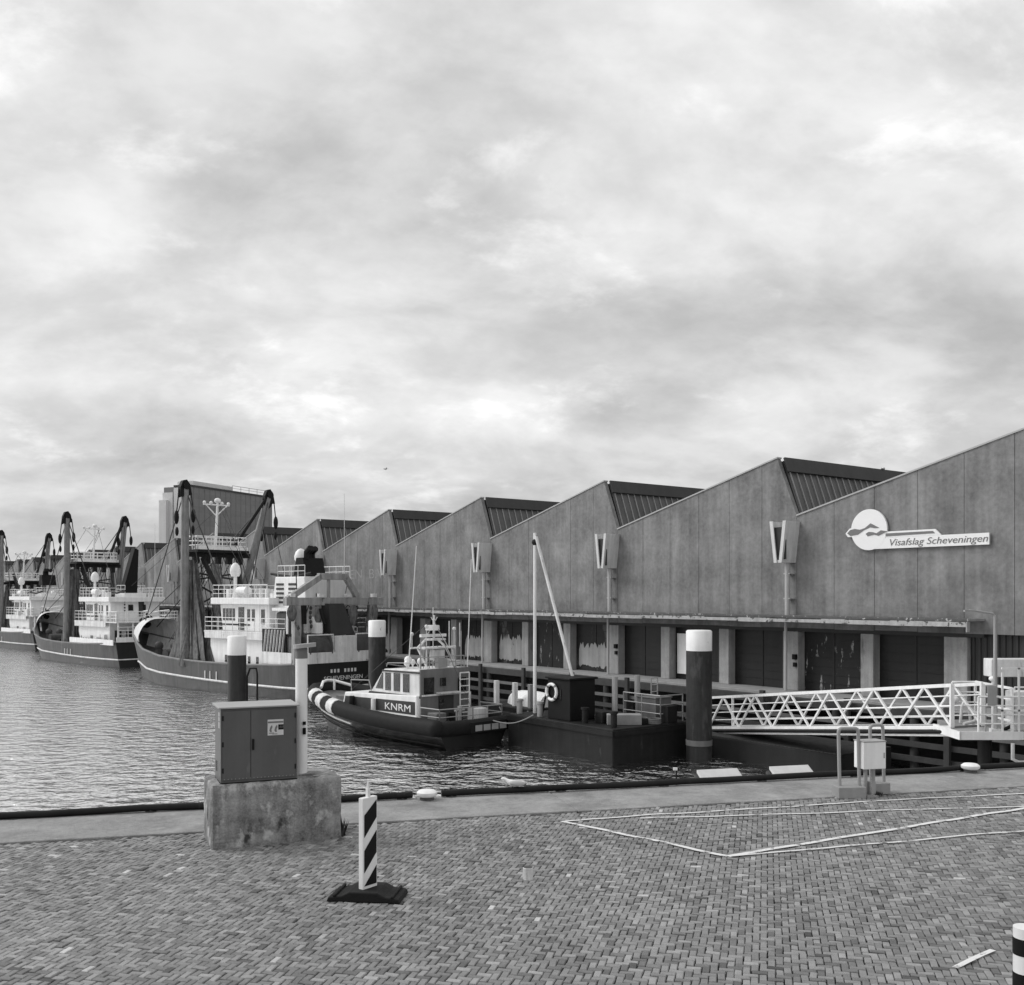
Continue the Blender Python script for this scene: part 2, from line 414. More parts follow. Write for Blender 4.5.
# ------------------------------------------------------------------ the saw-tooth hall
BAY = 12.7; NB0, NB1 = -3, 16
hall = thing('auction_hall', 'long concrete quayside hall with a saw-tooth roof and loading doors', 'hall', HO, HA)
gable = {}
VZ, PZ = 11.0, 13.90
for n in range(NB0, NB1):
    s0 = n*BAY; a, c = s0+.78, s0+BAY-.4              # peak at a, valley at c
    ztop = lambda q: PZ + (VZ-PZ)*(q-a)/(c-a)
    zb = 6.26 if s0 >= -BAY*.76 else 5.62
    b = MB(); k = 6; pw = BAY/k
    for i in range(k):
        l, r_ = s0 - .4 + pw*i, s0 - .4 + pw*(i+1)
        g = .011
        if i == 0:   # carries the raking edge of the north light
            poly = [(l+g, 5.6), (r_-g, 5.6), (r_-g, ztop(r_)), (a, PZ), (l+g, VZ+.02)]
        else: poly = [(l+g, 5.6), (r_-g, 5.6), (r_-g, ztop(r_)), (l+g, ztop(l))]
        b.prism(poly, (0,-.25,0), (1,0,0), (0,0,1), (0,.25+random.uniform(-.004,.004),0))
    b.build('gable_wall', concrete_wall, hall)
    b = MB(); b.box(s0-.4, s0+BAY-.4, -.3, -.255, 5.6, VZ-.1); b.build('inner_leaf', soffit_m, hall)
    b = MB(); b.beam((a-.05,-.12,PZ+.03), (c,-.12,VZ+.03), .34, .07); b.build('roof_edge_trim', trim, hall)
    b = MB(); b.prism([(a,PZ-.12),(c,VZ-.1),(c,VZ-.35),(a,PZ-.4)], (0,-.3,0), (1,0,0), (0,0,1), (0,-31,0)); b.build('roof_slope', roof_m, hall)
    # north light: glass slope from the valley gutter up to the ridge, dark fascia along its top
    lo = Vector((s0-.42, 0, VZ-.3)); hi = Vector((s0+.72, 0, PZ-.12)); d = hi-lo; nn = Vector((d.z,0,-d.x)).normalized()*-1
    b = MB(); b.prism([(0,0),(1,0),(1,1),(0,1)], lo+Vector((0,-.35,0)), d, nn*.06, (0,-31,0)); b.build('north_light_glass', glass_n, hall)
    b = MB()
    for y in range(1, 60): b.beam(lo+Vector((0,-y*.52,0))+nn*.09, hi+Vector((0,-y*.52,0))+nn*.09, .055, .06)
    for q in (): b.beam(lo+d*q+Vector((0,-.4,0))+nn*.085, lo+d*q+Vector((0,-31,0))+nn*.085, .03, .03)
    b.build('glazing_bars', mull, hall)
    b = MB(); p = lo + d*.80 + nn*.13; e = hi + nn*.13 + d.normalized()*.10
    b.prism([(0,0),(1,0),(1,1),(0,1)], p+Vector((0,-.28,0)), e-p, nn*.1, (0,-30.9,0)); b.build('ridge_fascia', fascia_m, hall)
    # hopper spout in the valley and its rainwater pipe
    if n > NB0 and n < 12:
        sp = MB(); y1 = 1.02; zt, zb_ = 10.72, 8.75; sk_ = s0; s0 = s0-.12
        T = .07
        # two flaring side plates and a floor: an open V-shaped trough
        for sg in (-1, 1):
            poly = [(sg*.475, zt), (sg*(.475-.1), zt), (sg*.13, zb_+.1), (sg*.22, zb_)]
            sp.prism(poly, (s0,.002,0), (1,0,0), (0,0,1), (0,y1,0))
        sp.prism([(-.22,zb_),(.22,zb_),(.13,zb_+.12),(-.13,zb_+.12)], (s0,.004,0), (1,0,0), (0,0,1), (0,y1-.006,0))
        hp = sp.build('hopper', hop_conc, hall)
        w_ = MB()
        for sg in (-1, 1):
            w_.prism([(sg*.485, zt+.01), (sg*.30, zt+.01), (sg*.06, zb_-.01), (sg*.23, zb_-.01)], (s0,y1,0), (1,0,0), (0,0,1), (0,.06,0))
        w_.build('hopper_rim', pale, hp)
        w_ = MB(); w_.box(s0-.36, s0+.36, y1-.14, y1-.08, zb_+.15, zt-.28); w_.build('hopper_back', soffit_m, hp)
        w_ = MB(); w_.cyl((s0,.35,zb_+.02), (s0,.35,6.2), .13, n=10)
        for z in (8.2, 7.0): w_.box(s0-.18, s0+.18, 0.003, .42, z, z+.06)
        w_.build('rainwater_pipe', trim, hp, smooth=40)
        w_ = MB(); w_.cyl((s0,.48,5.9), (s0,.48,2.62), .075, n=8); w_.build('downpipe', trim, hall, smooth=40)
SR, SL = -9.7, BAY*NB1
b = MB(); b.box(SR, SL, .003, 1.3, 6.12, 6.24); b.build('canopy', canopy_m, hall, bevel=.02)
b = MB()
x = SR
while x < SL:
    l = random.uniform(1.2, 3.2); dz = random.uniform(-.03,.02); b.box(x, min(x+l, SL)-.01, 1.303, 1.35, 5.93+dz, 6.10+random.uniform(-.03,.02)); x += l
b.build('canopy_lip', canopy_lip, hall)
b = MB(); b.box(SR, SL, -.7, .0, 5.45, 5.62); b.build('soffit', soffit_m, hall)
b = MB(); b.box(SR-.06, SR-.003, .003, 1.30, 6.13, 6.25); b.box(SR-.06, SR-.003, 1.12, 1.36, 5.70, 6.12); b.build('canopy_end', col_conc, hall, bevel=.02)
cs = BAY/3
k0 = -2
for k in range(k0, 46):
    s_ = k*cs; wd = .33 if k > -2 else .52
    if k % 3 == 0: wd = .45
    b = MB(); b.box(s_-wd, s_+wd, -.55, -.02, 2.6, 5.45); b.build('column', col_conc, hall, bevel=.03)
for k in range(k0, 45):
    a, c = k*cs+.46, (k+1)*cs-.46
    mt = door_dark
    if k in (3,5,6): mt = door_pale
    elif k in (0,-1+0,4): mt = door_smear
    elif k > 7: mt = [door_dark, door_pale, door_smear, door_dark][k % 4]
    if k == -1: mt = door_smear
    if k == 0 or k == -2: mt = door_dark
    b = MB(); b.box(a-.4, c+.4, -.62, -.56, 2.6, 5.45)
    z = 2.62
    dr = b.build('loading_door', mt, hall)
    b = MB()
    for i in range(1, 7): b.box(a-.3, c+.3, -.557, -.535, 2.6+i*.4, 2.63+i*.4)
    b.box((a+c)/2-.03, (a+c)/2+.03, -.557, -.53, 2.6, 5.4)
    b.build('door_rib', door_dark, dr)
    if mt is door_pale:
        rg = random.Random(k); x0 = a+rg.uniform(-.1,.5); x1 = c-rg.uniform(-.2,.4); top = rg.uniform(4.1,4.6); n_ = 26
        up = [(x0+(x1-x0)*i/n_, top+rg.uniform(-.35,.12)-(.5 if i in (0,n_) else 0)) for i in range(n_+1)]
        dn = [(x0+(x1-x0)*i/n_+.02, 2.75+rg.uniform(0,.22)) for i in range(n_+1)]
        b = MB(); b.prism(up+dn[::-1], (0,-.533,0), (1,0,0), (0,0,1), (0,.004,0)); b.build('whitewash_patch', whitewash, dr)
    if k == 1:
        b = MB(); b.box(c-.75, c-.05, -.5, -.44, 2.9, 5.1); b.build('white_door_leaf', white, hall, bevel=.01)
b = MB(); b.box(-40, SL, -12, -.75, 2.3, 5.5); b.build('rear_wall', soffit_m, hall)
# right of the canopy: corrugated cladding below the concrete
b = MB(); x = -34.0; ring = []
pts = []
while x < SR+.7:
    pts += [(x, -.30), (x+.09, -.30), (x+.13, -.24), (x+.22, -.24)]; x += .26
b.loft([[(p[0],p[1],2.6) for p in pts], [(p[0],p[1],5.6) for p in pts]], close=False)
b.build('corrugated_cladding', clad_m, hall)
# wall lamps / switch boxes on columns
for k in (0, 3):
    
    b = MB(); b.box(k*cs-.42, k*cs-.22, -.018, .14, 4.1, 4.35); b.build('switch_box', black, hall)
    b = MB(); b.box(k*cs-.40, k*cs-.24, -.018, .1, 3.75, 3.95); b.build('switch_box', black, hall)
# faded lettering high on a far gable
text_part('faded_letters', 'OULEN  B.V.', 1.1, faint, hall, (49.0, .010, 8.55), (-1,0,0), (0,0,1), depth=.004, width=9.6)

# dock in front of the hall
dock = thing('loading_dock', 'concrete loading dock on piles running along the foot of the hall', 'dock', HO, HA)
b = MB(); b.box(-40, SL, -.75, 1.5, 2.25, 2.6); b.build('deck_slab', concrete, dock, bevel=.02)
b = MB(); b.box(-40, SL, 1.503, 1.8, 2.1, 2.48); b.build('edge_beam', timber, dock, bevel=.02)
b = MB(); b.box(-40, SL, -1.1, -.8, -2.4, 2.25); b.build('back_wall', sludge_shade, dock)  # near-black wall paints in the dark void under the deck
for z, t, m_ in ((1.62, .16, timber_mid), (1.05, .22, timber), (.45, .22, timber)):
    b = MB(); b.box(-40, SL, 1.78, 1.95, z-t/2, z+t/2); b.build('waling', m_, dock)
for k in range(-8, 40):
    b = MB(); b.cyl((k*cs*.9, 1.62, -2.4), (k*cs*.9, 1.62, 2.2), .19, n=8); b.build('pile', timber, dock, smooth=50)
for k in range(-6, 30):
    b = MB(); b.box(k*cs*1.1-.12, k*cs*1.1+.12, 1.955, 2.12, -.5, 2.7); b.build('fender_post', timber_lt if k in (6,10) else timber, dock)

# the sign
sg = thing('wall_sign', 'white sign with a disc, a fish and grey lettering on the nearest gable', 'sign', Hw(-4.45, .05, 0), HA)
zc = 10.13; rr = .92
b = MB(); b.prism([(rr*math.cos(2*math.pi*i/48), rr*math.sin(2*math.pi*i/48)) for i in range(48)], (0,0,zc), (1,0,0), (0,0,1), (0,.10,0)); b.build('disc', sign_white, sg)
def sgpoly(name, poly, mat, y0, th): 
    b = MB(); b.prism([(-x, z) for x, z in poly], (0,y0,zc), (1,0,0), (0,0,1), (0,th,0)); return b.build(name, mat, sg)
# the letters run towards -s, so picture-right is +x in these outlines
sgpoly('fish_backing', [(-1.22,-.12),(-1.0,.10),(-.7,.14),(-.7,-.30),(-1.1,-.28)], sign_white, -.002, .096)
sgpoly('fish_head', [(-1.12,-.11),(-.95,.03),(-.72,.07),(-.45,.02),(-.2,.08),(.10,.28),(.55,.05),(.30,.05),(.08,.10),(-.25,-.02),(-.55,-.20),(-.95,-.24)], sign_grey, .103, .012)
sgpoly('fish_fin', [(-.15,-.18),(.0,-.10),(.2,-.12),(.4,-.18),(.62,-.06),(.95,-.12),(.70,-.22),(.5,-.30),(.3,-.24),(.15,-.26),(-.05,-.30)], sign_grey, .104, .012)
sgpoly('lettering_board', [(.30,-.88),(5.56,-.88),(5.56,-.40),(.85,-.40)], sign_white, .004, .092)
sgpoly('tail_bar', [(.70,-.13),(3.2,-.13),(3.48,-.395),(.70,-.395)], sign_white, .006, .085)
sgpoly('tail_stripe', [(.85,-.21),(3.1,-.21),(3.2,-.31),(.85,-.34)], sign_grey, .094, .012)
text_part('lettering', 'Visafslag Scheveningen', .42, sign_grey, sg, (-.98, .105, zc-.76), (-1,0,0), (0,0,1), shear=.25, depth=.008, width=4.45, bold=-.002)

# gull on the ridge and one in the air
def gull(name, label, loc, rz, flying=False, sc=1.0):
    t = thing(name, label, 'gull', loc, rz)
    b = MB(); rings = []
    prof = [(-.24,.005,.015),(-.2,.03,.03),(-.1,.06,.0),(0,.075,-.005),(.1,.07,.01),(.16,.045,.05),(.2,.035,.075),(.235,.036,.085),(.27,.028,.085),(.295,.006,.08)]
    for x, r, z in prof: rings.append([(x*sc, r*math.cos(2*math.pi*j/10)*sc*.9, (.112+z+r*math.sin(2*math.pi*j/10)*.95)*sc) for j in range(10)])
    b.loft(rings, cap=True); b.build('body', gull_m, t, smooth=70)
    if flying:
        for s_ in (-1, 1):
            b = MB(); b.loft([[(.08*sc,s_*.05*sc,.16*sc),(-.06*sc,s_*.05*sc,.16*sc),(-.06*sc,s_*.05*sc,.15*sc)], [(.10*sc,s_*.3*sc,.26*sc),(-.04*sc,s_*.3*sc,.26*sc),(-.04*sc,s_*.3*sc,.255*sc)], [(-.02*sc,s_*.62*sc,.18*sc),(-.06*sc,s_*.62*sc,.18*sc),(-.06*sc,s_*.62*sc,.178*sc)]], cap=True); b.build('wing', gull_g, t)
    else:
        for s_ in (-1, 1):
            b = MB(); b.ball((-.07*sc,s_*.055*sc,.127*sc), .16*sc, 10, 6, (1.1,.22,.38)); b.build('wing', gull_g, t, smooth=70)
            b = MB(); b.cyl((.01*sc,s_*.025*sc,.08*sc),(.01*sc,s_*.025*sc,0),.009*sc,n=5); b.box(-.0*sc,.05*sc,(s_*.025-.015)*sc,(s_*.025+.015)*sc,0,.006*sc); b.build('leg', beak_m, t)
    b = MB(); b.cyl((.285*sc,0,.192*sc),(.34*sc,0,.182*sc),.011*sc,.004*sc,n=6); b.build('beak', beak_m, t)
    return t
gull('seagull', 'tiny dark gull flying in the cloudy sky above the hall', (-14.8, 120, 21.8), R(30), True, sc=1.1)
gull('seagull', 'small dark gull perched on the roof ridge left of the sign', Hw(.6,-8.6,13.86), R(60), sc=1.1)

# ------------------------------------------------------------------ tower block far behind
A = Vector((-72.3,230,0)); e1 = Vector((.38,.925,0)); ta = math.atan2(e1.y, e1.x)
tw = thing('tower_block', 'grey slab tower block rising behind the trawler masts', 'building', A, ta)
b = MB(); b.box(0, 31, .0, 7.3, 2.3, 31.6); b.build('wall', tower_m, tw)
for i in range(9):
    b = MB(); b.box(1, 30, -.02, -.005, 5+i*3, 6.3+i*3); b.build('window_band', tower_win, tw)
b = MB()
for i in range(16): b.box(1.2+i*1.9, 1.35+i*1.9, -.06, -.022, 2.3, 31.5)
b.build('facade_fins', tower_win, tw)
b = MB(); b.box(-.25, -.02, 0, 4.3, 2.3, 31.4); b.build('lit_end_panel', tower_lit, tw)  # pale colour paints in the sunlight on the end wall
b = MB(); b.box(-.3, -.02, 4.6, 7.4, 2.3, 30.4); b.box(-1.3, -.3, 5.6, 7.6, 2.3, 28.6); b.build('stair_panel', tower_lit, tw)
b = MB(); b.box(-.2, 31.2, -.2, 4.4, 31.6, 32.0); b.build('parapet', fascia_m, tw)
b = MB(); b.box(3, 17, 1.5, 6, 32.0, 33.2); b.build('roof_plant_room', tower_lit, tw)
b = MB(); b.rail([(15,-.1,32.0),(31,-.1,32.0)], 1.2, 2, 3, .06); b.build('roof_railing', mull, tw)

# ------------------------------------------------------------------ beam trawlers
STN = [(0,3.4,3.0,2.5,0),(3,3.7,3.5,2.3,3),(8,3.75,3.68,2.15,8),(14,3.75,3.68,2.1,14),(18,3.75,3.6,2.15,18),(22,3.68,3.4,2.32,22),
       (26,3.15,2.4,2.68,26),(29,2.25,1.35,3.08,28.8),(31.4,1.35,.62,3.45,31),(33,.85,.28,3.72,32.2),(34,.1,.03,3.9,32.7)]
def lerp_stn(x, key):
    for a, c in zip(STN, STN[1:]):
        if a[0] <= x <= c[0]:
            f = (x-a[0])/(c[0]-a[0]); return a[key] + (c[key]-a[key])*f
    return STN[-1][key]
def trawler(label, loc, head, lean=5.0, gx=19.0, hx=0.0, opt='a', stern_text=False, deck_plat=10.6, hullmat=None, nets=True):
    t = thing('beam_trawler', label, 'fishing boat', loc, head, 'beam trawlers moored along the hall'); t.scale = (.87,1,1)
    xs = [0,1.5,3,5.5,8,11,14,16,18,20,22,24,26,27.5,29,30.2,31.4,32.2,33,33.6,34]
    def ring(x, side):
        hb, wl, zt, xw = (lerp_stn(x, k) for k in (1,2,3,4))
        return [(xw, 0, -1.6), (xw, side*wl*.75, -1.3), (xw, side*wl, 0), (xw+(x-xw)*.35, side*(wl+(hb-wl)*.45), zt*.4), (x, side*hb, zt)]
    b = MB()
    for side in (1,-1): b.loft([ring(x, side) for x in xs], close=False)
    b.build('hull', hullmat or hull_m, t, smooth=45)
    r0 = ring(0,1); r1 = ring(0,-1); vs = r0 + r1[::-1]; b = MB(); b.add(vs, [tuple(range(len(vs)))]); b.build('transom', hull_dk, t)  # darker than the sides: dark paint plus the stern's shade in the colour
    def hbz(x, z):
        hb, wl, zt = (lerp_stn(x,k) for k in (1,2,3)); return wl+(hb-wl)*min(1, max(0,(z/zt)))**.9
    b = MB()   # bulwark inside, rail, deck
    for side in (1,-1):
        b.loft([[(x, side*max(.02,lerp_stn(x,1)-.14), lerp_stn(x,3)), (x, side*max(.01,hbz(x,lerp_stn(x,3)-1.05)-.25), lerp_stn(x,3)-1.05)] for x in xs if x <= 33], close=False)
    b.build('bulwark_lining', white_dirty, t, smooth=45)
    b = MB(); b.loft([[(x, max(.01,hbz(x,lerp_stn(x,3)-1.0)-.2), lerp_stn(x,3)-1.0), (x, -max(.01,hbz(x,lerp_stn(x,3)-1.0)-.2), lerp_stn(x,3)-1.0)] for x in xs if x <= 33], close=False); b.build('deck', deck_m, t)
    b = MB()
    for side in (1,-1): b.tube([(x, side*max(.03,lerp_stn(x,1)-.04), lerp_stn(x,3)+.03) for x in xs], .09, 6)
    b.build('bulwark_rail', grey_paint, t, smooth=50)
    b = MB()
    zs = lambda x: .78 + .62*max(0,(x-8)/26)**1.6
    def hbz(x, z):
        hb, wl, zt = (lerp_stn(x,k) for k in (1,2,3)); return wl+(hb-wl)*min(1, max(0,(z/zt)))**.9
    for side in (1,-1): b.tube([(lerp_stn(x,4)+(x-lerp_stn(x,4))*.35, side*(hbz(x,zs(x))+.03), zs(x)) for x in xs], .085, 6)
    b.cyl((-.04,3.2,.78),(-.04,-3.2,.78),.07,n=6)
    b.build('rubbing_strake', white_dirty, t, smooth=50)
    # hanging tyre marks / scuppers
    b = MB()
    for x in (12.0,13.0,13.8): b.box(x,x+.12, hbz(x,1.2)+.01, hbz(x,1.2)+.05, .75, 1.5)
    b.build('scupper', white_dirty, t)
    # whaleback
    b = MB(); rings = []
    for q in range(9):
        f = q/8; x = 29.6 + 4.3*f; hb = max(.04, lerp_stn(x,1)-.06); h = 1.95*(1-f**2.2)+.04; zt = lerp_stn(x,3); sw = .9*(1-f)
        rings.append([(x - sw*math.sin(math.pi*j/14), hb*(abs(math.cos(math.pi*j/14))**.6)*(1 if j < 7 else -1)*(0 if j == 7 else 1), zt + .02 + h*math.sin(math.pi*j/14)**.85) for j in range(15)])
    b.loft(rings, close=False)
    b.build('whaleback', white_dirty, t, smooth=50)
    b = MB(); b.ball((32.6,-.3,4.6), .42, 8, 6, (1.3,.8,.8)); b.ball((32.2,.25,4.95), .34, 8, 6, (1.3,.9,.8)); b.ball((31.7,-.1,5.15), .3, 8, 6, (1,1.2,.9)); b.cyl((32.0,0,4.4),(32.0,0,5.6),.08,n=6); b.build('bow_fender', rubber, t)
    b = MB(); b.rail([(29.4,.9,5.0),(31,.8,4.9),(32.6,0,4.6),(31,-.8,4.9),(29.4,-.9,5.0)], .9, 2, 1.3, .03); b.build('bow_rail', white, t)
    b = MB()
    for x,y in ((27,1.2),(26.3,-.8),(25.5,.5)): b.cyl((x,y,1.6),(x,y,2.8),.28,n=8); b.ball((x,y,2.9),.4,8,6)
    b.cyl((24.2,-2,2.2),(24.2,2,2.2),.55,n=12); b.build('winch', rust, t, smooth=40)
    # deckhouse
    H = hx
    b = MB(); b.prism([(3,1.1),(13.3+H,1.1),(14.6+H,3.3),(14.6+H,4.4),(3,4.4)], (0,-2.9,0),(1,0,0),(0,0,1),(0,5.8,0)); dh = b.build('deckhouse', white, t, bevel=.04)
    for x in (5.2,7.4,8.6,10.5,11.3,12.1):
        b = MB(); b.box(x+H*.6-.16, x+H*.6+.16, 2.905, 2.93, 2.2, 2.72); b.build('porthole', win, dh)
    b = MB(); b.box(9.3+H*.6, 10.0+H*.6, 2.905, 2.93, 1.4, 3.0); b.build('deck_door', grey_paint, dh)
    b = MB(); b.box(3, 15.0+H, -3.25, 3.25, 4.4, 4.52); b.box(3.2,14.9+H, 3.2,3.26, 3.95,4.4); bd = b.build('bridge_deck', white_dirty, t, bevel=.02)
    b = MB(); b.rail([(3,3.2,4.52),(14.9+H,3.2,4.52),(14.9+H,-3.2,4.52),(3,-3.2,4.52)], 1.0, 3, 1.1, .03); b.build('deck_railing', white, bd)
    b = MB(); b.prism([(6.2+H,4.52),(13.2+H,4.52),(13.6+H,6.5),(6.2+H,6.5)], (0,-2.6,0),(1,0,0),(0,0,1),(0,5.2,0)); br = b.build('wheelhouse', white, t, bevel=.04)
    for x, wd, z0, z1 in ((12.95,.18,5.3,6.2),(12.45,.18,5.3,6.2),(11.95,.18,5.3,6.2),(11.45,.18,5.3,6.2),(10.3,.42,4.6,6.3),(9.2,.2,5.3,6.15),(8.5,.2,5.3,6.15),(7.1,.25,5.1,6.15)):
        for sd in (1,-1):
            b = MB(); y = 2.6*sd; b.box(x+H-wd, x+H+wd, min(y+sd*.005,y+sd*.03), max(y+sd*.005,y+sd*.03), z0, z1); b.build('window', win, br)
    for y in (-2,-1.2,-.4,.4,1.2,2): b = MB(); b.prism([(13.36+H,5.3),(13.55+H,6.2),(13.58+H,6.2),(13.40+H,5.3)],(0,y-.3,0),(1,0,0),(0,0,1),(0,.6,0)); b.build('window', win, br)
    b = MB(); b.box(9.0+H,13.4+H,2.605,2.64,4.95,5.05); b.build('grab_rail', steel_dark, br)
    b = MB(); b.box(5.6+H, 14.4+H, -3.0, 3.0, 6.5, 7.0); rf = b.build('wheelhouse_roof', white, t, bevel=.05)
    b = MB(); b.rail([(6+H,2.9,7.0),(14.2+H,2.9,7.0),(14.2+H,-2.9,7.0),(6+H,-2.9,7.0)], .95, 3, .9, .028); b.build('roof_railing', white, rf)
    for i in range(16):
        b = MB(); x = 6.4+H+random.random()*7.4; y = random.uniform(-2.6,2.7); b.box(x,x+random.uniform(.2,.5),y,y+.3,7.0,7.0+random.uniform(.3,.8))
        b.build('roof_locker', white_dirty, rf)
    # radar domes on posts
    for x, y, z, r in ((12.3+H,2.0,8.7,.42),(6.6+H*.5,-.4,9.7,.5)):
        b = MB(); b.cyl((x,y,7.0),(x,y,z),.14,n=8); b.lathe([(.3,0),(.14,.5)],(x,y,7.0),8); d = b.build('dome_post', white, t, smooth=40)
        b = MB(); b.lathe([(r*.7,-.3),(r,-.05),(r,.2),(r*.8,.5),(r*.4,.7),(.01,.76)],(x,y,z+.2),14); b.build('radar_dome', white, d, smooth=60)
    # engine casing and funnel
    CZ = 8.5 if opt == 'a' else 7.4; CW = 2.1 if opt == 'a' else 1.15
    b = MB(); b.prism([(1.8 if opt == 'a' else 3.4,4.52),(7.0,4.52),(6.2,CZ),(2.2 if opt == 'a' else 3.6,CZ)], (0,-CW,0),(1,0,0),(0,0,1),(0,2*CW,0)); cs_ = b.build('engine_casing', white, t, bevel=.05)
    for y0,y1,z0,z1,m_ in ((-.9,-.3,5.0,6.6,fascia_m),(.3,.8,5.6,6.2,win),(-1.6+.55*(CW<2),-1.2+.45*(CW<2),5.6,6.2,win)):
        b = MB(); xo = 1.8+.4*(z0-4.5)/4 if CW > 2 else 3.4; b.prism([(xo-.03,z0),(xo+.07,z0),(xo+.07+.1*(z1-z0),z1),(xo-.03+.1*(z1-z0),z1)],(0,y0,0),(1,0,0),(0,0,1),(0,y1-y0,0)); b.build('aft_window' if m_ is win else 'aft_door', m_, cs_)
    for (x0, x1) in ((4.6,5.6),(2.9,3.9)):
        b = MB()
        for i in range(5): b.box(x0+.4,x1+.4,CW+.005,CW+.05,CZ-1.9+i*.32,CZ-1.74+i*.32)
        b.build('louvre', fascia_m, cs_)
    b = MB(); b.rail([(3.7 if CW < 2 else 2.3,CW-.1,CZ),(6,CW-.1,CZ),(6,-CW+.1,CZ),(3.7 if CW < 2 else 2.3,-CW+.1,CZ)], .8, 2, 1, .028); b.build('casing_railing', white, cs_)
    b = MB()
    if opt == 'b':
        b.prism([(1.0,7.3),(-.6,7.3),(-.75,11.9),(-.35,12.1)], (4.6,0,0),(0,1,0),(0,0,1),(1.0,0,0))
    else:
        b.prism([(3.9,8.5),(5.6,8.5),(5.2,9.9),(4.3,9.9)], (0,-.9,0),(1,0,0),(0,0,1),(0,1.8,0))
        for x,y in ((4.4,.5),(5,-.4),(4.7,.1)): b.tube([(x,y,9.8),(x,y,10.3),(x-.5,y,10.6)],.22,8)
    b.build('funnel', black, t, smooth=35)
    b = MB(); b.tube([(7.6,1.6,CZ+.25),(5,1.4,CZ),(2,1.6,CZ+.25)],.1,6); b.build('funnel_guard', steel_dark, t)
    if opt == 'a':
        # stern gallows
        b = MB()
        for y in (3.3,-3.3):
            b.beam((1.0,y*1.08,2.4),(1.3,y,6.6),.55,.45)
        b.beam((1.3,-4.3,6.75),(1.3,4.3,6.75),.5,.55)
        b.beam((1.3,4.1,6.9),(1.3,1.3,8.5),.4,.4); b.beam((1.3,1.5,8.5),(1.3,-1.0,8.5),.4,.45); b.beam((1.3,-.9,8.5),(1.3,-2.1,6.9),.4,.4)
        b.beam((1.3,.6,8.4),(1.3,.6,6.9),.2,.2)
        b.build('stern_gallows', gallows_m, t, bevel=.03)
        b = MB(); b.prism([(1.1,6.6),(-.2,6.6),(-1.2,4.4),(.9,4.4)], (.5,0,0),(0,1,0),(0,0,1),(.9,0,0)); b.build('net_chute', fascia_m, t)
        b = MB(); b.box(-.1,.5,-.9,.95,2.6,4.35); b.build('stern_ramp', white_dirty, t, bevel=.03)
        for y0,y1 in ((1.15,3.1),(-2.9,-1.1)):
            b = MB(); b.cyl((.9,y0,3.5),(.9,y1,3.5),.85,n=16); b.cyl((.9,y0,3.5),(.9,y0+.1,3.5),1.05,n=16); b.cyl((.9,y1-.1,3.5),(.9,y1,3.5),1.05,n=16); b.build('net_drum', rust, t, smooth=40)
        for y0,y1 in ((1.05,3.2),(-3.1,-1.0)):
            b = MB(); b.tube([(.05,y0,2.5),(.05,y0,4.45),(.05,y1,4.45),(.05,y1,2.5)],.07,6); b.build('stern_rail', white_dirty, t, smooth=40)
        b = MB(); b.box(-.08,.05,-3.35,3.35,2.5,3.25); b.box(0,5.5,3.42,3.52,2.35,3.2); b.build('stern_bulwark', white_dirty, t)
        b = MB(); b.box(2.5,4.4,2.05,3.2,4.3,6.05); b.build('trawl_winch', rust, t, bevel=.25)
        b = MB(); b.box(2.4,4.5,2.0,3.4,6.1,6.3); b.box(2.4,2.55,3.3,3.4,4.5,6.1); b.build('winch_cover', white, t)
        b = MB()
        for i in range(7): b.beam((3.2+i*.42,3.33,3.2),(2.9+i*.42,3.33,4.75),.16,.05)
        b.build('screen_slat', white_dirty, t)
        b = MB(); b.box(2.8,6.1,3.20,3.27,3.15,4.8); b.build('screen', steel_dark, t)
    else:
        b = MB()
        for y in (-3.0,-1.5,1.5,3.0): b.box(.3,.45,y-.06,y+.06,1.4,4.39)
        b.build('porch_post', white, t)
        for y0,y1,z0,z1 in ((-2.4,-1.6,1.4,3.6),(-.9,-.2,2.6,3.5),(.5,1.2,2.6,3.5),(1.7,2.4,1.4,3.6)): b = MB(); b.box(2.96,2.995,y0,y1,z0,z1); b.build('aft_door' if z0 < 2 else 'aft_window', fascia_m, t)
        b = MB(); b.box(1.2,2.6,-1.0,.9,1.4,2.9); b.cyl((1.2,1.6,1.4),(1.2,1.6,2.9),.4,n=10); b.build('stern_gear', rust, t, bevel=.05)
        b = MB(); b.box(-.06,.05,-3.35,3.35,2.5,3.0); b.box(0,12.5,3.62,3.70,2.2,2.75); b.build('stern_bulwark', white, t)
        b = MB(); b.rail([(3,3.2,4.52),(.2,3.2,4.52),(.2,-3.2,4.52),(3,-3.2,4.52)],1.0,3,1,.035); b.build('deck_railing', white, t)
        b = MB(); b.rail([(.05,-3.2,3.0),(.05,3.2,3.0)],1.0,3,1,.035); b.build('stern_rail', white, t)
        b = MB(); b.box(.1,3.2,-3.3,3.3,4.392,4.51); b.build('aft_deck', white_dirty, t, bevel=.02)
        b = MB(); b.tube([(2.9,-.05+.4*math.cos(2*math.pi*q/16),3.6+.4*math.sin(2*math.pi*q/16)) for q in range(16)],.1,8,closed=True); b.build('life_ring', grey_paint, t, smooth=60)
    rg = random.Random(len(label))
    for i in range(10):
        b = MB(); x = rg.uniform(.8,6); y = rg.choice((rg.uniform(2.2,3.1), rg.uniform(-3,3))); z = rg.choice((4.52,4.52,2.3)); b.box(x,x+rg.uniform(.25,.7),y,y+rg.uniform(.2,.5),z,z+rg.uniform(.3,1.1))
        b.build('deck_locker', white_dirty, t, bevel=.02)
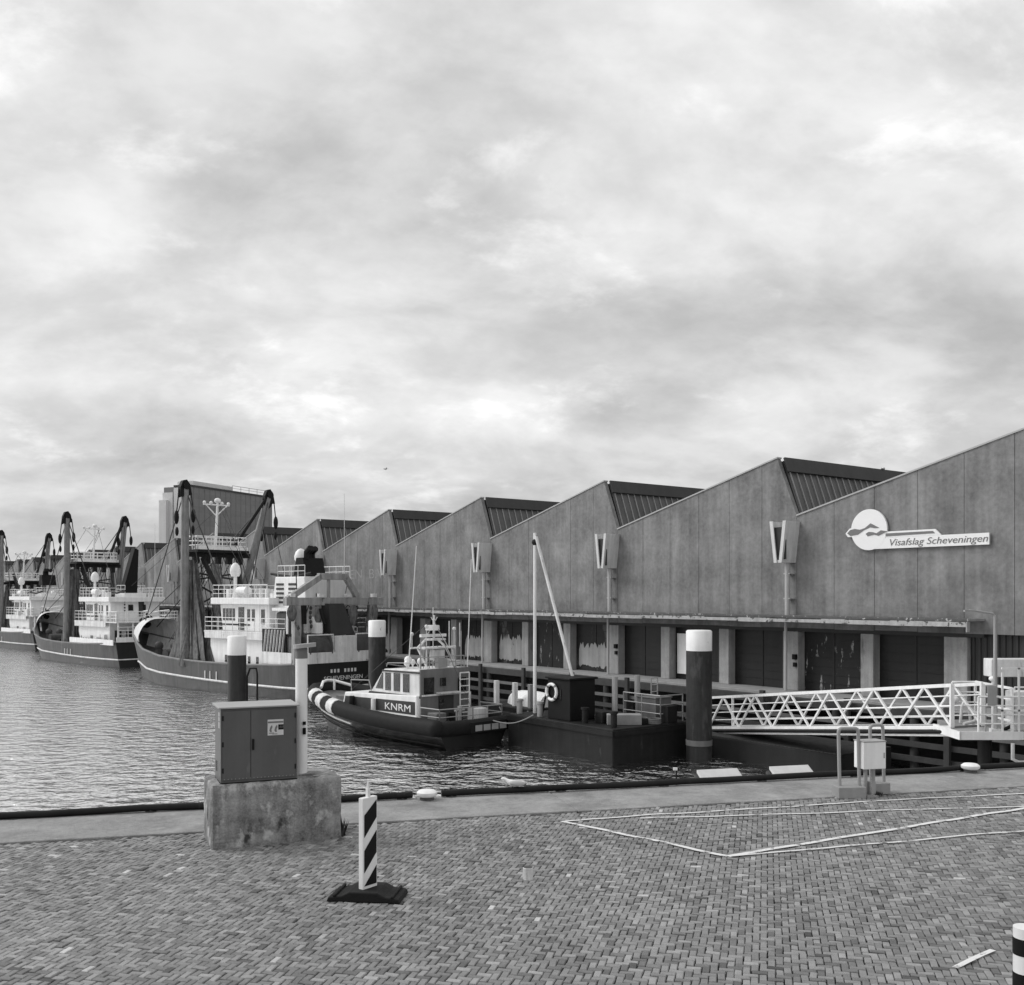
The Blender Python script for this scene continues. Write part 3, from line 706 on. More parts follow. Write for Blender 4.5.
    for i in range(7):
        b = MB(); x = rg.uniform(14.8+hx,18); y = rg.uniform(-2.5,3.0); b.box(x,x+rg.uniform(.3,.9),y,y+rg.uniform(.3,.8),1.1,1.4+rg.random()*1.8)
        b.build('fish_gear', rust, t, bevel=.02)
    if opt == 'a':
        for i in range(14):
            b = MB(); x = rg.uniform(.3,5.5); y = rg.uniform(-3.1,3.1); z = rg.choice((3.3,4.52,4.52,5.2)); m_ = rg.choice((rust,steel_dark,grey_paint,white,white_dirty))
            if rg.random() < .5: b.box(x,x+rg.uniform(.2,.8),y,y+rg.uniform(.2,.6),z,z+rg.uniform(.3,1.3)); b.build('stern_gear', m_, t, bevel=.03)
            else: b.cyl((x,y,z),(x+rg.uniform(-.3,.3),y+rg.uniform(-.3,.3),z+rg.uniform(.6,1.8)),rg.uniform(.08,.28),n=10); b.build('stern_vent', m_, t, smooth=40)
    for y in (2.9,-1.4):
        b = MB(); b.cyl((8.8+hx,y,7.5),(10.1+hx,y,7.5),.33,n=12); b.build('life_raft_canister', white, t, smooth=40)
    for y in (3.6,1.2,-1.2,-3.6) if opt == 'a' else ():
        b = MB(); b.box(1.0,1.3,y,y+.4,7.05,7.3); b.build('floodlight', white_dirty, t)
    if opt == 'a':
        b = MB()
        for i in range(22):
            y0 = rg.uniform(-4,4); p0 = Vector((1.3,y0,rg.choice((6.5,6.6,8.3 if abs(y0) < 1.2 else 6.6)))); p1 = Vector((rg.uniform(-.1,6.5), min(3.3,max(-3.3,y0+rg.uniform(-1.6,1.6))), rg.choice((2.4,3.0,4.5,4.6,CZ)))); b.cyl(p0,p1,rg.choice((.022,.03,.045)),n=4)
        for y in (2.2,-1.9):
            for k in range(5): b.ball((1.2,y+.05*math.sin(k),6.3-k*.32),.13,6,5,(1,.8,1.2))
        b.build('stern_tackle', wire_m, t)
        for y0,w0,z0,z1 in ((3.9,.5,5.4,6.5),(1.7,.4,5.2,6.4),(-1.4,.5,5.0,6.5),(-3.4,.35,5.3,6.5)):
            b = MB(); rings = []
            for k in range(7):
                f = k/6; rr_ = .10+w0*.55*math.sin(math.pi*min(1,f*.85+.1)); rings.append([(1.0+rr_*.7*(1+.2*math.sin(3*a+k))*math.cos(a), y0+rr_*(1+.25*math.sin(5*a+1))*math.sin(a), z1-(z1-z0)*f) for a in [2*math.pi*q/12 for q in range(12)]])
            b.loft(rings, cap=True); b.build('hung_netting', net_m, t, smooth=60)
    b = MB(); b.rail([(2.0,3.3,4.52),(2.0,-3.3,4.52)],1.0,3,.8,.03); b.rail([(6.4,2.6,4.52),(7.6,2.6,4.52)],2.2,6,.6,.03); b.build('aft_railing', white, t)
    # gantry with work platform and mast
    b = MB()
    for y in (2.1,-2.1):
        b.cyl((gx,y,1.2),(gx,y*.95,deck_plat),.2,n=8); b.cyl((gx-1.4,y,1.2),(gx-.2,y*.95,deck_plat),.13,n=6)
    for z0 in (3.5,6.2,8.4): b.cyl((gx,2.1,z0),(gx,-2.1,z0+(2.0 if z0 < 8 else .6)),.08,n=6); b.cyl((gx,-2.1,z0),(gx,2.1,z0+(2.0 if z0 < 8 else .6)),.08,n=6)
    b.build('gantry', rust, t, smooth=40)
    b = MB(); b.box(gx-1.0,gx+.9,-2.5,2.2,deck_plat,deck_plat+.22); b.box(gx-.5,gx+.5,-2.9,2.9,deck_plat-.35,deck_plat-.002)
    for y in (-2.2,-1.2,-.2,.8,1.8): b.box(gx-.5,gx-.1,y,y+.45,deck_plat-.9,deck_plat-.36)
    pl = b.build('work_platform', steel_dark, t)
    b = MB(); b.rail([(gx-1,-2.2,deck_plat+.22),(gx+.9,-2.2,deck_plat+.22),(gx+.9,2.2,deck_plat+.22),(gx-1,2.2,deck_plat+.22)], 1.05, 3, .8, .045, True); b.box(gx-.95,gx-.85,-2.4,2.4,deck_plat+.22,deck_plat+.5)
    b.build('platform_railing', white, pl)
    b = MB(); mz = deck_plat + 4.1; b.cyl((gx,.1,deck_plat+.22),(gx,-.1,mz),.13,.10,8)
    b.cyl((gx,0,mz-1.1),(gx,1.0,mz-.2),.05,n=6); b.cyl((gx,0,mz-1.1),(gx,-1.0,mz-.2),.05,n=6); b.cyl((gx,1.2,mz-.2),(gx,-1.2,mz-.2),.06,n=6)
    for y in (-1.1,-.5,.5,1.1): b.ball((gx,y,mz-.05),.14,8,6)
    b.ball((gx,-.1,mz+.15),.28,10,6,(1,1,.8)); b.build('mast', white, t, smooth=50)
    b = MB()
    for i in range(16): b.cyl((gx+rg.uniform(-.5,.5), rg.uniform(-2.2,2.2), deck_plat), (gx+rg.uniform(-6,5), rg.uniform(-3.2,3.2), rg.uniform(1.5,4)), rg.choice((.02,.03,.04)), n=4)
    for i in range(5): b.cyl((gx, rg.uniform(-1,1), mz-.3), (gx+rg.choice((-9,-6,10,13)), rg.uniform(-2,2), rg.uniform(6,8.5)), .02, n=4)
    b.cyl((33.5,0,4.6),(gx,0,deck_plat+.2),.04,n=5)
    b.build('rigging', wire_m, t)
    # derricks
    for (p, q) in (((gx-.8,3.25,1.6),(gx-.7,3.15,15.75)), ((gx,-.9 if lean > 4 else -2.2,2.8),(gx,-lean,15.65))):
        p = Vector(p); q = Vector(q); b = MB(); b.cyl(p, q, .36, .30, 10); d = b.build('derrick', derrick_m, t, smooth=50)
        b = MB(); b.prism([(-.5,-.7),(-.32,.15),(-.05,.5),(.28,.4),(.5,-.1),(.55,-.95),(.30,-.8),(.0,-1.1),(-.3,-.65)],(q.x-.22,q.y,q.z),(0,1,0),(0,0,1),(.44,0,0)); b.cyl((q.x-.35,q.y,q.z),(q.x+.35,q.y,q.z),.3,n=10); b.build('derrick_head', black, d)
        b = MB()
        for dy, l in ((.75,2.2),(-.7,2.0)):
            b.cyl(q+Vector((0,dy*.7,-.3)), q+Vector((0,dy,-l)), .05, n=5); b.ball(q+Vector((0,dy,-l-.3)), .33, 8, 6, (.7,.6,1.7)); b.ball(q+Vector((0,dy*.95,-l-1.4)), .24, 8, 6, (.7,.6,1.5))
        b.build('hoisting_block', black, d)
        b = MB()
        for e in ((gx+.3, p.y*.6, deck_plat), (gx-4.5, p.y*.5, 7.2), (30.5, 0.3*p.y, 4.4)): b.cyl(q+Vector((0,0,-.2)), e, .055 if e[0] < 25 else .045, n=5)
        b.cyl(q+Vector((0,-.7,-3.4)), (gx-1.5, q.y-.9, 8), .035, n=5)
        b.build('topping_wire', wire_m, d)
    q = Vector((gx,-lean,15.65)); b = MB(); b.cyl(q+Vector((0,.3,-.3)), (gx-.1,-1.6,deck_plat+.6), .15, n=6); b.build('derrick_strut', steel_dark, t)
    # rigging clutter between the gantry and the wheelhouse
    b = MB()
    for i in range(9):
        y = -2.2+i*.55; b.cyl((gx,y,deck_plat),(gx-3.2+random.uniform(-.6,.6),y*1.1,2+random.random()*2),.03,n=4)
    for i in range(8): x = gx+random.uniform(-4,5); y = random.uniform(-2.6,2.9); b.box(x,x+random.uniform(.4,1.1),y,y+.6,1.1,1.6+random.random()*1.3)
    b.cyl((gx-.5,1.5,10.1),(gx-3,1.4,7.4),.22,n=6); b.build('deck_gear', steel_dark, t)
    b = MB(); b.cyl((2.6,-1.7,8.4),(2.6,-1.7,14.6),.035,.015,n=5); b.build('whip_aerial', white_dirty, t)
    if stern_text:
        text_part('name_letters', 'SCHEVENINGEN', .42, white_dirty, t, (-.03, 1.9, 1.28), (0,-1,0), (0,0,1), depth=.012, width=3.4)
        b = MB()
        for i in range(8):
            if i != 3: b.box(-.03,-.02, 1.15-i*.3, 1.32-i*.3, 1.8, 2.05)
        b.build('name_marks', white_dirty, t)
    # nets hung up to dry
    def net(top, bot, rx, ry, seed, rt, mat, lab):
        rg = random.Random(seed); rings = []; n = 84; m = 18; ph = [rg.uniform(0,6.28) for _ in range(6)]
        for i in range(m+1):
            f = i/m; g = f**1.25
            c = Vector(top).lerp(Vector(bot), f) ; ax = rt + (rx-rt)*g; ay = rt*.9 + (ry-rt*.9)*g
            ring = []
            for j in range(n):
                a = 2*math.pi*j/n
                k = 1 + .20*math.sin(7*a+ph[0]+f*2.2) + .15*math.sin(11*a+ph[1]-f*3) + .11*math.sin(19*a+ph[2]+f*4) + .09*math.sin(31*a+ph[3]+f*2) + .05*rg.uniform(-1,1)
                ring.append((c.x+ax*k*math.cos(a), c.y+ay*k*math.sin(a), c.z + (.18*math.sin(5*a+ph[4])+.1*math.sin(13*a) if i == m else 0)))
            rings.append(ring)
        b = MB(); b.loft(rings, cap=True); b.tube([(top[0],top[1],top[2]-.1),(top[0],top[1],deck_plat-.2)],.05,5)
        o = b.build('fishing_net', mat, None, smooth=60)
        o.location = loc; o.rotation_euler = (0,0,head); o.scale = (.87,1,1); tag(o, lab, 'net', 'nets hung from the trawler gantries')
    if nets:
        for a in nets: net(*a)
    return t
TA = math.atan2(.724, -.69)
trawler('nearest beam trawler, grey hull with pale wheelhouse, its stern beside the hall', (-11.7,72,0), math.atan2(.67,-.74), stern_text=True,
        nets=[((18.9,2.15,10.0),(17.7,2.9,1.8),3.0,.75,1,.34,net_m,'dark net hanging wide from the nearest trawler gantry down to its rail'),
              ((18.6,.4,9.7),(16.3,.6,2.6),1.0,.6,2,.3,net_lt,'paler net hanging behind the dark one on the nearest trawler')])
trawler('middle beam trawler with a tall slanted black funnel', (-36.7,103.6,0), math.atan2(.714,-.70), lean=3.5, gx=15.6, hx=-2.6, opt='b',
        nets=[((15.4,2.2,10.0),(14.6,2.8,1.9),1.2,.75,5,.45,net_m,'narrow dark net hanging from the gantry of the middle trawler')])
trawler('farthest beam trawler, cut off by the left edge of the view', (-59.9,135.6,0), math.atan2(.714,-.70), lean=3.5, gx=15.0, hx=-3.0, opt='c', deck_plat=9.0, 
        nets=[((14.8,2.1,8.6),(14.0,2.6,1.9),1.0,.9,9,.3,net_m,'small dark net heaped up on the farthest trawler')])

# ------------------------------------------------------------------ rescue boat (rigid hull with a fat rubber collar)
RB = (-1.8,48.8,0)
t = thing('lifeboat', 'sturdy rescue boat with a black rubber collar and a pale wheelhouse', 'lifeboat', RB, TA)
xs = [0,1.5,3,5,7,8.5,9.6,10.6,11.4,12.0,12.4]
def kb(x): return 2.25 if x < 5 else 2.25*math.sqrt(max(0.0, 1-((x-5)/7.7)**2.6))
def kz(x): return 1.05 + .85*max(0,(x-3)/9.4)**1.7
b = MB()
for sd in (1,-1):
    b.loft([[(x - (.9*max(0,(x-8)/4.4)), 0, -.6 + .5*max(0,(x-9)/3.4)), (x-(.9*max(0,(x-8)/4.4)), sd*kb(x)*.72, -.15), (x-.3*max(0,(x-8)/4.4), sd*(kb(x)*.95+.02), kz(x)-.25), (x, sd*kb(x), kz(x))] for x in xs], close=False)
b.add([(0,-2.25,1.05),(0,2.25,1.05),(0,1.6,-.3),(0,-1.6,-.3)], [(0,1,2,3)])
b.build('hull', hull_dk, t, smooth=50)
b = MB(); b.loft([[(x, kb(x), kz(x)-.03),(x,-kb(x),kz(x)-.03)] for x in xs], close=False); b.build('deck', grey_paint, t)
path = [(x, kb(x)+.12, kz(x)) for x in xs] + [(12.65,0,kz(12.4)+.02)] + [(x, -kb(x)-.12, kz(x)) for x in xs[::-1]]
b = MB(); b.tube(path, .40, 12); b.ball((0,2.37,1.05),.40,12,8); b.ball((0,-2.37,1.05),.40,12,8); b.tube([(0,2.3,.98),(-.1,0,.95),(0,-2.3,.98)],.36,10); b.build('rubber_collar', rubber, t, smooth=60)
b = MB()
for x0 in (11.2, 10.0, 8.7):
    p = [(x0-.62+.62*i/3, kb(x0-.62+.62*i/3)+.13, kz(x0-.62+.62*i/3)+.02) for i in range(4)]; b.tube(p, .415, 12)
b.build('collar_patch', white_dirty, t, smooth=60)
b = MB(); b.tube([(x-.28*max(0,(x-8)/4.4), kb(x)*.96+.06, kz(x)-.62) for x in xs[4:]], .05, 6); b.build('boot_line', white, t)
b = MB(); b.prism([(2.2,1.0),(8.6,1.0),(8.2,2.15),(2.2,2.35)], (0,-1.75,0),(1,0,0),(0,0,1),(0,3.5,0)); tr = b.build('cabin_trunk', white, t, bevel=.04)
b = MB(); b.prism([(2.3,1.42),(8.3,1.42),(8.15,1.95),(2.3,2.05)], (0,1.752,0),(1,0,0),(0,0,1),(0,.01,0)); b.build('side_band', fascia_m, tr)
text_part('side_letters', 'KNRM', .50, white, tr, (4.75,1.765,1.53), (-1,0,0), (0,0,1), depth=.008, width=2.05)
b = MB(); b.box(1.6,8.9,1.75,2.0,1.06,1.24); b.build('toe_rail', white, t)
b = MB(); b.prism([(2.2,2.2),(6.3,2.2),(5.1,3.5),(2.2,3.6)], (0,-1.55,0),(1,0,0),(0,0,1),(0,3.1,0)); wh = b.build('wheelhouse', white_dirty, t, bevel=.06)
for poly in ([(5.75,2.5),(5.15,2.5),(5.15,3.3),(5.2,3.3)],[(4.95,2.45),(4.5,2.45),(4.5,3.32),(4.95,3.32)],[(4.25,2.45),(3.75,2.45),(3.75,3.34),(4.25,3.34)],[(3.5,2.45),(3.0,2.45),(3.0,3.34),(3.5,3.34)]):
    for y in (1.552,-1.572): b = MB(); b.prism(poly,(0,y,0),(1,0,0),(0,0,1),(0,.02,0)); b.build('window', win, wh)
for y in (-1.1,-.35,.4): b = MB(); b.prism([(6.06,2.48),(5.36,3.28),(5.39,3.31),(6.09,2.51)],(0,y,0),(1,0,0),(0,0,1),(0,.65,0)); b.build('windscreen', win, wh)
b = MB(); b.box(2.13,2.195,-1.56,1.56,1.05,3.6); b.build('shaded_aft_bulkhead', grey_paint, wh)  # grey panel over the white cabin paints in its shaded aft side
for y0,y1,z0,z1,m_ in ((.75,1.35,2.4,3.2,win),(.0,.35,2.75,3.15,win),(-1.3,-.8,2.45,3.1,win),(-.5,.45,1.1,2.35,fascia_m),(.15,.42,1.6,2.1,win)):
    b = MB(); b.box(2.10-(.02 if m_ is win else 0),2.126,y0,y1,z0,z1); b.build('aft_window' if m_ is win else 'aft_door', m_, wh)
b = MB(); b.rail([(1.9,-1.35,1.05),(1.9,-.75,1.05)],2.3,7,.6,.035); b.build('ladder', white, wh)
# mast and electronics on the roof
b = MB()
for y in (.9,-.9): b.tube([(2.4,y,3.6),(3.2,y,4.6),(3.2,y*.4,5.0)],.06,6); b.tube([(2.5,y,3.6),(2.6,y*.9,4.6)],.05,6)
b.box(2.5,3.4,-1.0,1.0,4.55,4.63); b.box(2.7,3.2,-.5,.4,4.95,5.05); b.cyl((3,0,5),(3,0,6.2),.05,n=6); b.cyl((3,-1.4,4.6),(3,1.5,4.6),.04,n=5)
b.cyl((2.8,-.8,4.6),(2.8,-.8,5.9),.03,n=5); b.cyl((2.8,-1.5,4.6),(2.8,-1.5,5.8),.03,n=5); b.box(2.6,3.0,-.35,.35,4.0,4.5)
ms = b.build('radar_mast', white_dirty, t, smooth=40)
b = MB(); b.box(2.95,3.1,-.75,.85,5.12,5.26); b.build('radar_scanner', white, ms)
b = MB(); b.cyl((3.0,.1,5.45),(3.0,.1,5.7),.36,.34,12); b.build('radome', white, ms, smooth=40)
for x,y,z,r in ((4.2,.7,3.95,.2),(3.9,1.0,3.8,.16),(4.6,.1,3.8,.15),(4.9,-.6,3.75,.14),(3.6,.4,3.9,.17)):
    b = MB(); b.ball((x,y,z),r,8,6); b.cyl((x,y,3.5),(x,y,z),.05,n=5); b.build('deck_lamp', white, wh, smooth=50)
b = MB(); b.cyl((3.4,1.3,3.6),(2.9,1.2,9.6),.035,.018,6); b.cyl((2.3,-1.5,2.0),(2.2,-1.75,9.0),.035,.018,6); b.cyl((2.6,.4,3.6),(2.6,.4,6.6),.02,n=5); b.build('whip_aerial', white, t)
b = MB(); b.rail([(1.7,1.9,1.1),(.3,1.9,1.1),(.1,0,1.1),(.1,-1.9,1.1),(1.7,-1.9,1.1)],.75,2,1.2,.03); b.build('stern_rail', grey_steel, t)
b = MB(); b.cyl((.6,.4,1.1),(.6,.4,1.9),.1,n=8); b.cyl((.6,.1,1.7),(.6,.7,1.7),.05,n=6); b.build('towing_bollard', grey_steel, t)
b = MB(); b.tube([(11.6,1.0,2.1),(12.3,.4,2.35),(12.45,0,2.4),(12.3,-.4,2.35),(11.6,-1.0,2.1)],.08,8); b.cyl((11.8,0,1.9),(11.8,0,2.5),.07,n=6); b.build('bow_rail', white, t)
b = MB(); b.prism([(2.15,2.22),(6.35,2.22),(6.28,2.32),(2.15,2.32)], (0,1.552,0),(1,0,0),(0,0,1),(0,.03,0)); b.prism([(2.2,3.40),(5.2,3.38),(5.15,3.46),(2.2,3.48)], (0,1.552,0),(1,0,0),(0,0,1),(0,.05,0)); b.build('cabin_trim', fascia_m, wh)
for x in (5.5,7.4):
    b = MB(); b.cyl((x,1.88,1.35),(x,1.88,2.0),.13,n=10); b.build('fender', white_dirty if x < 6 else steel_dark, t, smooth=50)
b = MB(); b.cyl((2.35,-1.2,3.6),(2.35,-1.2,5.4),.03,n=5); b.cyl((2.5,1.25,3.6),(2.5,1.25,5.0),.03,n=5); b.rail([(2.35,-1.4,3.62),(2.35,1.4,3.62)],.55,2,.6,.025); b.box(2.3,2.6,-.2,.3,3.62,4.1); b.build('roof_rail', grey_steel, wh)
b = MB()
for k in range(6): b.cyl((2.6+.1*k,1.0-.35*k,3.62),(2.9,.6-.25*k,4.7),.018,n=4)
b.cyl((3,0,6.1),(9.8,.3,2.0),.015,n=4); b.cyl((3,0,6.0),(.2,0,1.8),.015,n=4); b.build('mast_stays', wire_m, t)
b = MB()
for y in (-1.6,1.6): b.box(2.14,2.3,y-.08,y+.08,1.1,2.2)
b.box(2.05,2.12,-1.5,1.5,2.30,2.38); b.box(1.75,2.12,-.7,.6,2.40,2.46); b.build('aft_trim', white_dirty, wh)
b = MB(); b.box(9.2,10.6,-.7,.7,1.4,1.75); b.build('bow_hatch', grey_paint, t, bevel=.03)
b = MB()
for y in (1.45,-1.45): b.tube([(5.0,y,3.62),(4.9,y,3.8),(2.6,y,3.9),(2.4,y,3.7)],.025,6)
b.tube([(8.4,1.2,2.15),(8.3,1.3,2.75),(6.4,1.5,2.85),(6.2,1.5,2.3)],.028,6); b.tube([(8.4,-1.2,2.15),(8.3,-1.3,2.75),(6.4,-1.5,2.85),(6.2,-1.5,2.3)],.028,6)
b.build('hand_rail', grey_steel, t, smooth=50)
for x,y,l,h,m_ in ((1.2,1.3,.7,.5,grey_paint),(.9,-1.0,.8,.6,white_dirty),(1.6,-.2,.4,.35,steel_dark),(9.3,.2,.5,.55,white_dirty)):
    b = MB(); b.box(x-l/2,x+l/2,y-.3,y+.3,1.06,1.1+h); b.build('deck_box', m_, t, bevel=.03)
b = MB()
for z in (-.10,.22): b.tube([(x-.3*max(0,(x-8)/4.4), kb(x)*(.80 if z < 0 else .9)+.05, z+kz(x)-1.05) for x in xs[:9]],.035,6)
b.build('spray_strake', rubber, t, smooth=50)
for x,z in ((2.9,3.75),(2.5,3.75)):
    b = MB(); b.box(x-.15,x+.15,-.9,-.5,z-.1,z+.25); b.build('roof_box', white_dirty, t, bevel=.03)
b = MB()
for y0,z0,y1,z1 in ((.9,4.6,-.2,6.1),(-.9,4.6,.2,6.1),(1.4,4.6,1.4,5.3),(-1.3,4.6,-1.3,5.5),(.5,4.6,.5,5.6)): b.cyl((3.0,y0,z0),(3.0,y1,z1),.022,n=5)
for y,z in ((1.4,5.3),(.5,5.65),(-1.3,5.5)): b.ball((3.0,y,z),.09,8,6)
b.build('mast_lights', white_dirty, t)
b = MB()
for i in range(4): b.box(-.475,-.46, -.1-i*.52, .33-i*.52, .78, 1.06)
b.build('stern_marking', grey_steel, t)
b = MB(); b.box(-.44,-.36,-2.2,.6,.7,1.2); b.build('stern_plate', rubber, t)

# ------------------------------------------------------------------ work barge and its gear
BO = Vector((4.28,43.4,0))
t = thing('work_barge', 'low black steel work barge with a pale stayed mast', 'barge', BO, HA)
b = MB(); b.prism([(0,-.6),(7.5,-.6),(7.5,1.5),(0,1.5)],(0,-4.9,0),(1,0,0),(0,0,1),(0,4.9,0)); b.build('hull', steel_dark, t, bevel=.06)
b = MB(); b.box(-.05,7.55,-.0,.08,1.2,1.42); b.box(-.08,-.0,-4.9,.0,1.2,1.42); b.build('rubbing_bar', steel_dark, t)
b = MB(); b.box(3.2,4.8,-1.8,-.3,1.5,3.35); b.box(3.1,4.9,-1.9,-.2,3.35,3.45); dh = b.build('deckhouse', black, t, bevel=.03)
b = MB(); b.box(3.8,4.3,-.298,-.28,2.4,2.9); b.build('window', win, dh)
b = MB(); b.cyl((6.8,-1.1,1.5),(6.8,-1.1,10.2),.09,.07,8); b.build('mast', white, t, smooth=50)
b = MB(); b.cyl((6.7,-1.1,10.0),(4.2,-1.3,3.4),.075,n=8); b.build('mast_stay', white_dirty, t, smooth=50)
b = MB(); b.ball((6.8,-1.1,9.75),.16,8,6); b.build('masthead_lamp', steel_dark, t)
for x,y in ((.5,-.5),(2.4,-.5),(5.5,-.4),(7.1,-.4)):
    b = MB(); b.cyl((x,y,1.5),(x,y,2.15),.14,n=10); b.cyl((x,y,2.1),(x,y,2.2),.19,n=10); b.build('bollard', grey_steel if x > 5 else steel_dark, t, smooth=40)
b = MB(); b.rail([(2.8,-3.2,1.5),(.4,-3.2,1.5),(.4,-4.6,1.5)],1.2,3,1.0,.03); b.build('guard_rail', grey_steel, t)
for y in (-2.2,-3.6):
    b = MB()
    b.cyl((2.3,y,1.5),(2.3,y,3.5),.13,n=8); b.build('spud_post', grey_steel, t, smooth=40)
b = MB(); b.rail([(1.6,-4.2,1.5),(1.6,-3.8,1.5)],1.9,6,.4,.03); b.build('ladder', grey_steel, t)
b = MB(); b.tube([(5.6,-.6,1.6),(5.5,-.8,2.7),(5.3,-.9,3.1),(5.0,-.7,3.0),(4.95,-.6,2.6)],.05,6); b.build('hose', rubber, t)
rg = random.Random(5)
for i in range(9):
    x = rg.uniform(.3,2.9); y = rg.uniform(-4.4,-.9); b = MB(); k = rg.random()
    if k < .5: b.box(x-.25,x+.25,y-.3,y+.3,1.5,1.5+rg.uniform(.25,.8)); b.build('gear_box', steel_dark, t, bevel=.02)
    else:
        for q in range(3): b.tube([(x+.3*math.cos(2*math.pi*a/14), y+.3*math.sin(2*math.pi*a/14), 1.55+q*.08) for a in range(14)], .045, 6, closed=True)
        b.build('rope_coil', timber_mid, t, smooth=60)
o = MB().box(0,1.5,-.35,.35,0,.45).build('deck_crate', timber_lt, bevel=.02); o.location = BO + hu*.6 + hn*(-2.2) + Vector((0,0,1.5)); o.rotation_euler = (0,0,HA+.9); tag(o, 'low pale crate lying on the barge deck near the white-topped pile', 'crate')
o = MB(); o.box(0,1.2,-.5,.5,0,1.0); o.box(-.04,1.24,-.54,.54,1.0,1.06); o = o.build('tool_locker', grey_paint, bevel=.02); o.location = BO + hu*1.0 + hn*(-4.0) + Vector((0,0,1.5)); o.rotation_euler = (0,0,HA); tag(o, 'grey lidded locker at the dock side of the barge deck', 'locker')
ring = [(.0+.36*math.cos(2*math.pi*i/24), 0, .36*math.sin(2*math.pi*i/24)) for i in range(24)]
lb = thing('lifebuoy', 'pale ring lifebuoy hanging on the black deckhouse wall', 'lifebuoy', BO + hu*4.4 + hn*(-.20) + Vector((0,0,2.75)), HA)
b = MB(); b.tube(ring,.075,10,closed=True); b.build('ring', white, lb, smooth=60)
b = MB()
for a in (45,135,225,315):
    p = Vector((.36*math.cos(R(a)),0,.36*math.sin(R(a)))); q = Vector((-math.sin(R(a)),0,math.cos(R(a))))*.05; b.cyl(p-q,p+q,.083,n=10)
b.build('band', grey_paint, lb, smooth=40)
# second float lying behind the lifeboat's stern
PO = BO + hu*7.75
t = thing('mooring_float', 'dark steel float with a slack rope, behind the lifeboat stern', 'float', PO, HA)
b = MB(); b.box(0,4.3,-4.9,-1.6,-.6,1.55); b.build('hull', steel_dark, t, bevel=.06)
for x in (.3,1.6,3.2):
    b = MB(); b.box(x,x+.22,-2.0,-1.78,1.55,2.75); b.build('timber_post', timber_lt if x < 1 else white_dirty, t, bevel=.02)
b = MB(); b.tube([(2.6-2.4*i/10,-1.56,1.45-.75*math.sin(math.pi*i/10)) for i in range(11)],.035,6); b.build('slack_rope', timber_lt, t)
d = thing('dinghy', 'small white dinghy lying upturned on the dark float', 'dinghy', PO + hu*1.9 + hn*(-2.9) + Vector((0,0,1.55)), HA)
b = MB(); rings = []
for x,r in ((-1.6,.55),(-1.2,.72),(-.3,.8),(.6,.7),(1.2,.45),(1.65,.08)): rings.append([(x, r*math.cos(math.pi*j/10), .75*(r/.8)**.5*math.sin(math.pi*j/10)) for j in range(11)])
b.loft(rings, cap=True); b.build('hull', white, d, smooth=50)
b = MB(); b.cyl((-1.5,0,.64),(1.4,0,.62),.04,n=6); b.build('keel', white_dirty, d)

# ------------------------------------------------------------------ mooring piles
def pile(label, x, D, dia, ztop, capz, extra=None):
    t = thing('mooring_pile', label, 'pile', (x,D,0), 0, 'white-topped mooring piles')
    b = MB(); b.cyl((0,0,-2.4),(0,0,ztop-capz),dia/2,n=28); b.build('shaft', pile_m, t, smooth=50)
    b = MB(); b.lathe([(dia/2+.006,ztop-capz-.002),(dia/2+.006,ztop-.05),(dia/2-.05,ztop)],(0,0,0),28); b.build('painted_top', white_cap, t, smooth=50)
    b = MB(); b.cyl((0,0,.62),(0,0,.86),dia/2+.02,n=28); b.build('tide_band', grey_paint, t, smooth=50)
    if extra:
        b = MB(); b.tube([(dia/2+.1,-.2,-.5),(dia/2+.1,-.2,3.2),(dia/2+.25,-.2,3.6),(dia/2+.55,-.2,3.6),(dia/2+.6,-.2,3.3),(dia/2+.6,-.2,-.5)],.05,8); b.build('ladder_hoop', steel_dark, t, smooth=40)
    return t
pile('thick black pile with a white top, left end of the gangway', 8.21, 45, 1.12, 5.66, .9)
pile('black pile with a white top between the nearest trawler stern and lifeboat', -8.03, 61, 1.02, 5.7, .98)
pile('black pile with a white top rising behind the grey cabinet', -13.55, 50.5, .90, 5.2, .95, True)

# ------------------------------------------------------------------ landing pontoon, gangway, platform
t = thing('landing_pontoon', 'low dark pontoon floating under the lower end of the gangway', 'pontoon', HO, HA)
b = MB(); b.box(-7,2.2,2.3,5.85,-.5,.86); b.build('float', sludge_shade, t, bevel=.05)
b = MB()
for i in range(46): b.box(-7+i*.2,-7+i*.2+.17,2.35,5.8,.863,.90)
b.build('decking', timber, t)
g0 = Vector((9.2,47.9,1.0)); g1 = Vector((14.55,33.9,2.82)); dg = g1-g0; Lg = dg.length; dh_ = Vector((dg.x,dg.y,0)).normalized(); sd_ = Vector((-dh_.y,dh_.x,0))
if sd_.y < 0: sd_ = -sd_
t = thing('gangway', 'white lattice gangway sloping down to the pontoon', 'gangway', (0,0,0))
HT = 1.4; WG = 1.3
for nm, off in (('near_truss', 0), ('far_truss', WG)):
    b = MB(); o_ = sd_*off; up = Vector((0,0,HT))
    b.beam(g0+o_, g1+o_, .10, .12); b.beam(g0+o_+up, g1+o_+up, .10, .11)
    n = 6
    for i in range(n):
        p = g0+dg*(i/n)+o_; m_ = g0+dg*((i+.5)/n)+o_+up; q = g0+dg*((i+1)/n)+o_
        b.beam(p, m_, .075, .075); b.beam(m_, q, .075, .075)
    for z in (.36,.70,1.04): b.cyl(g0+o_+sd_*.05*(1 if off == 0 else -1)+Vector((0,0,z)), g1+o_+sd_*.05*(1 if off == 0 else -1)+Vector((0,0,z)), .022, n=5)
    b.beam(g0+o_, g0+o_+up, .1, .1); b.beam(g1+o_, g1+o_+up, .12, .12)
    b.build('truss', white, t)
b = MB(); b.beam(g0+sd_*WG/2, g1+sd_*WG/2, WG-.12, .06); b.build('walkway', grey_paint, t)
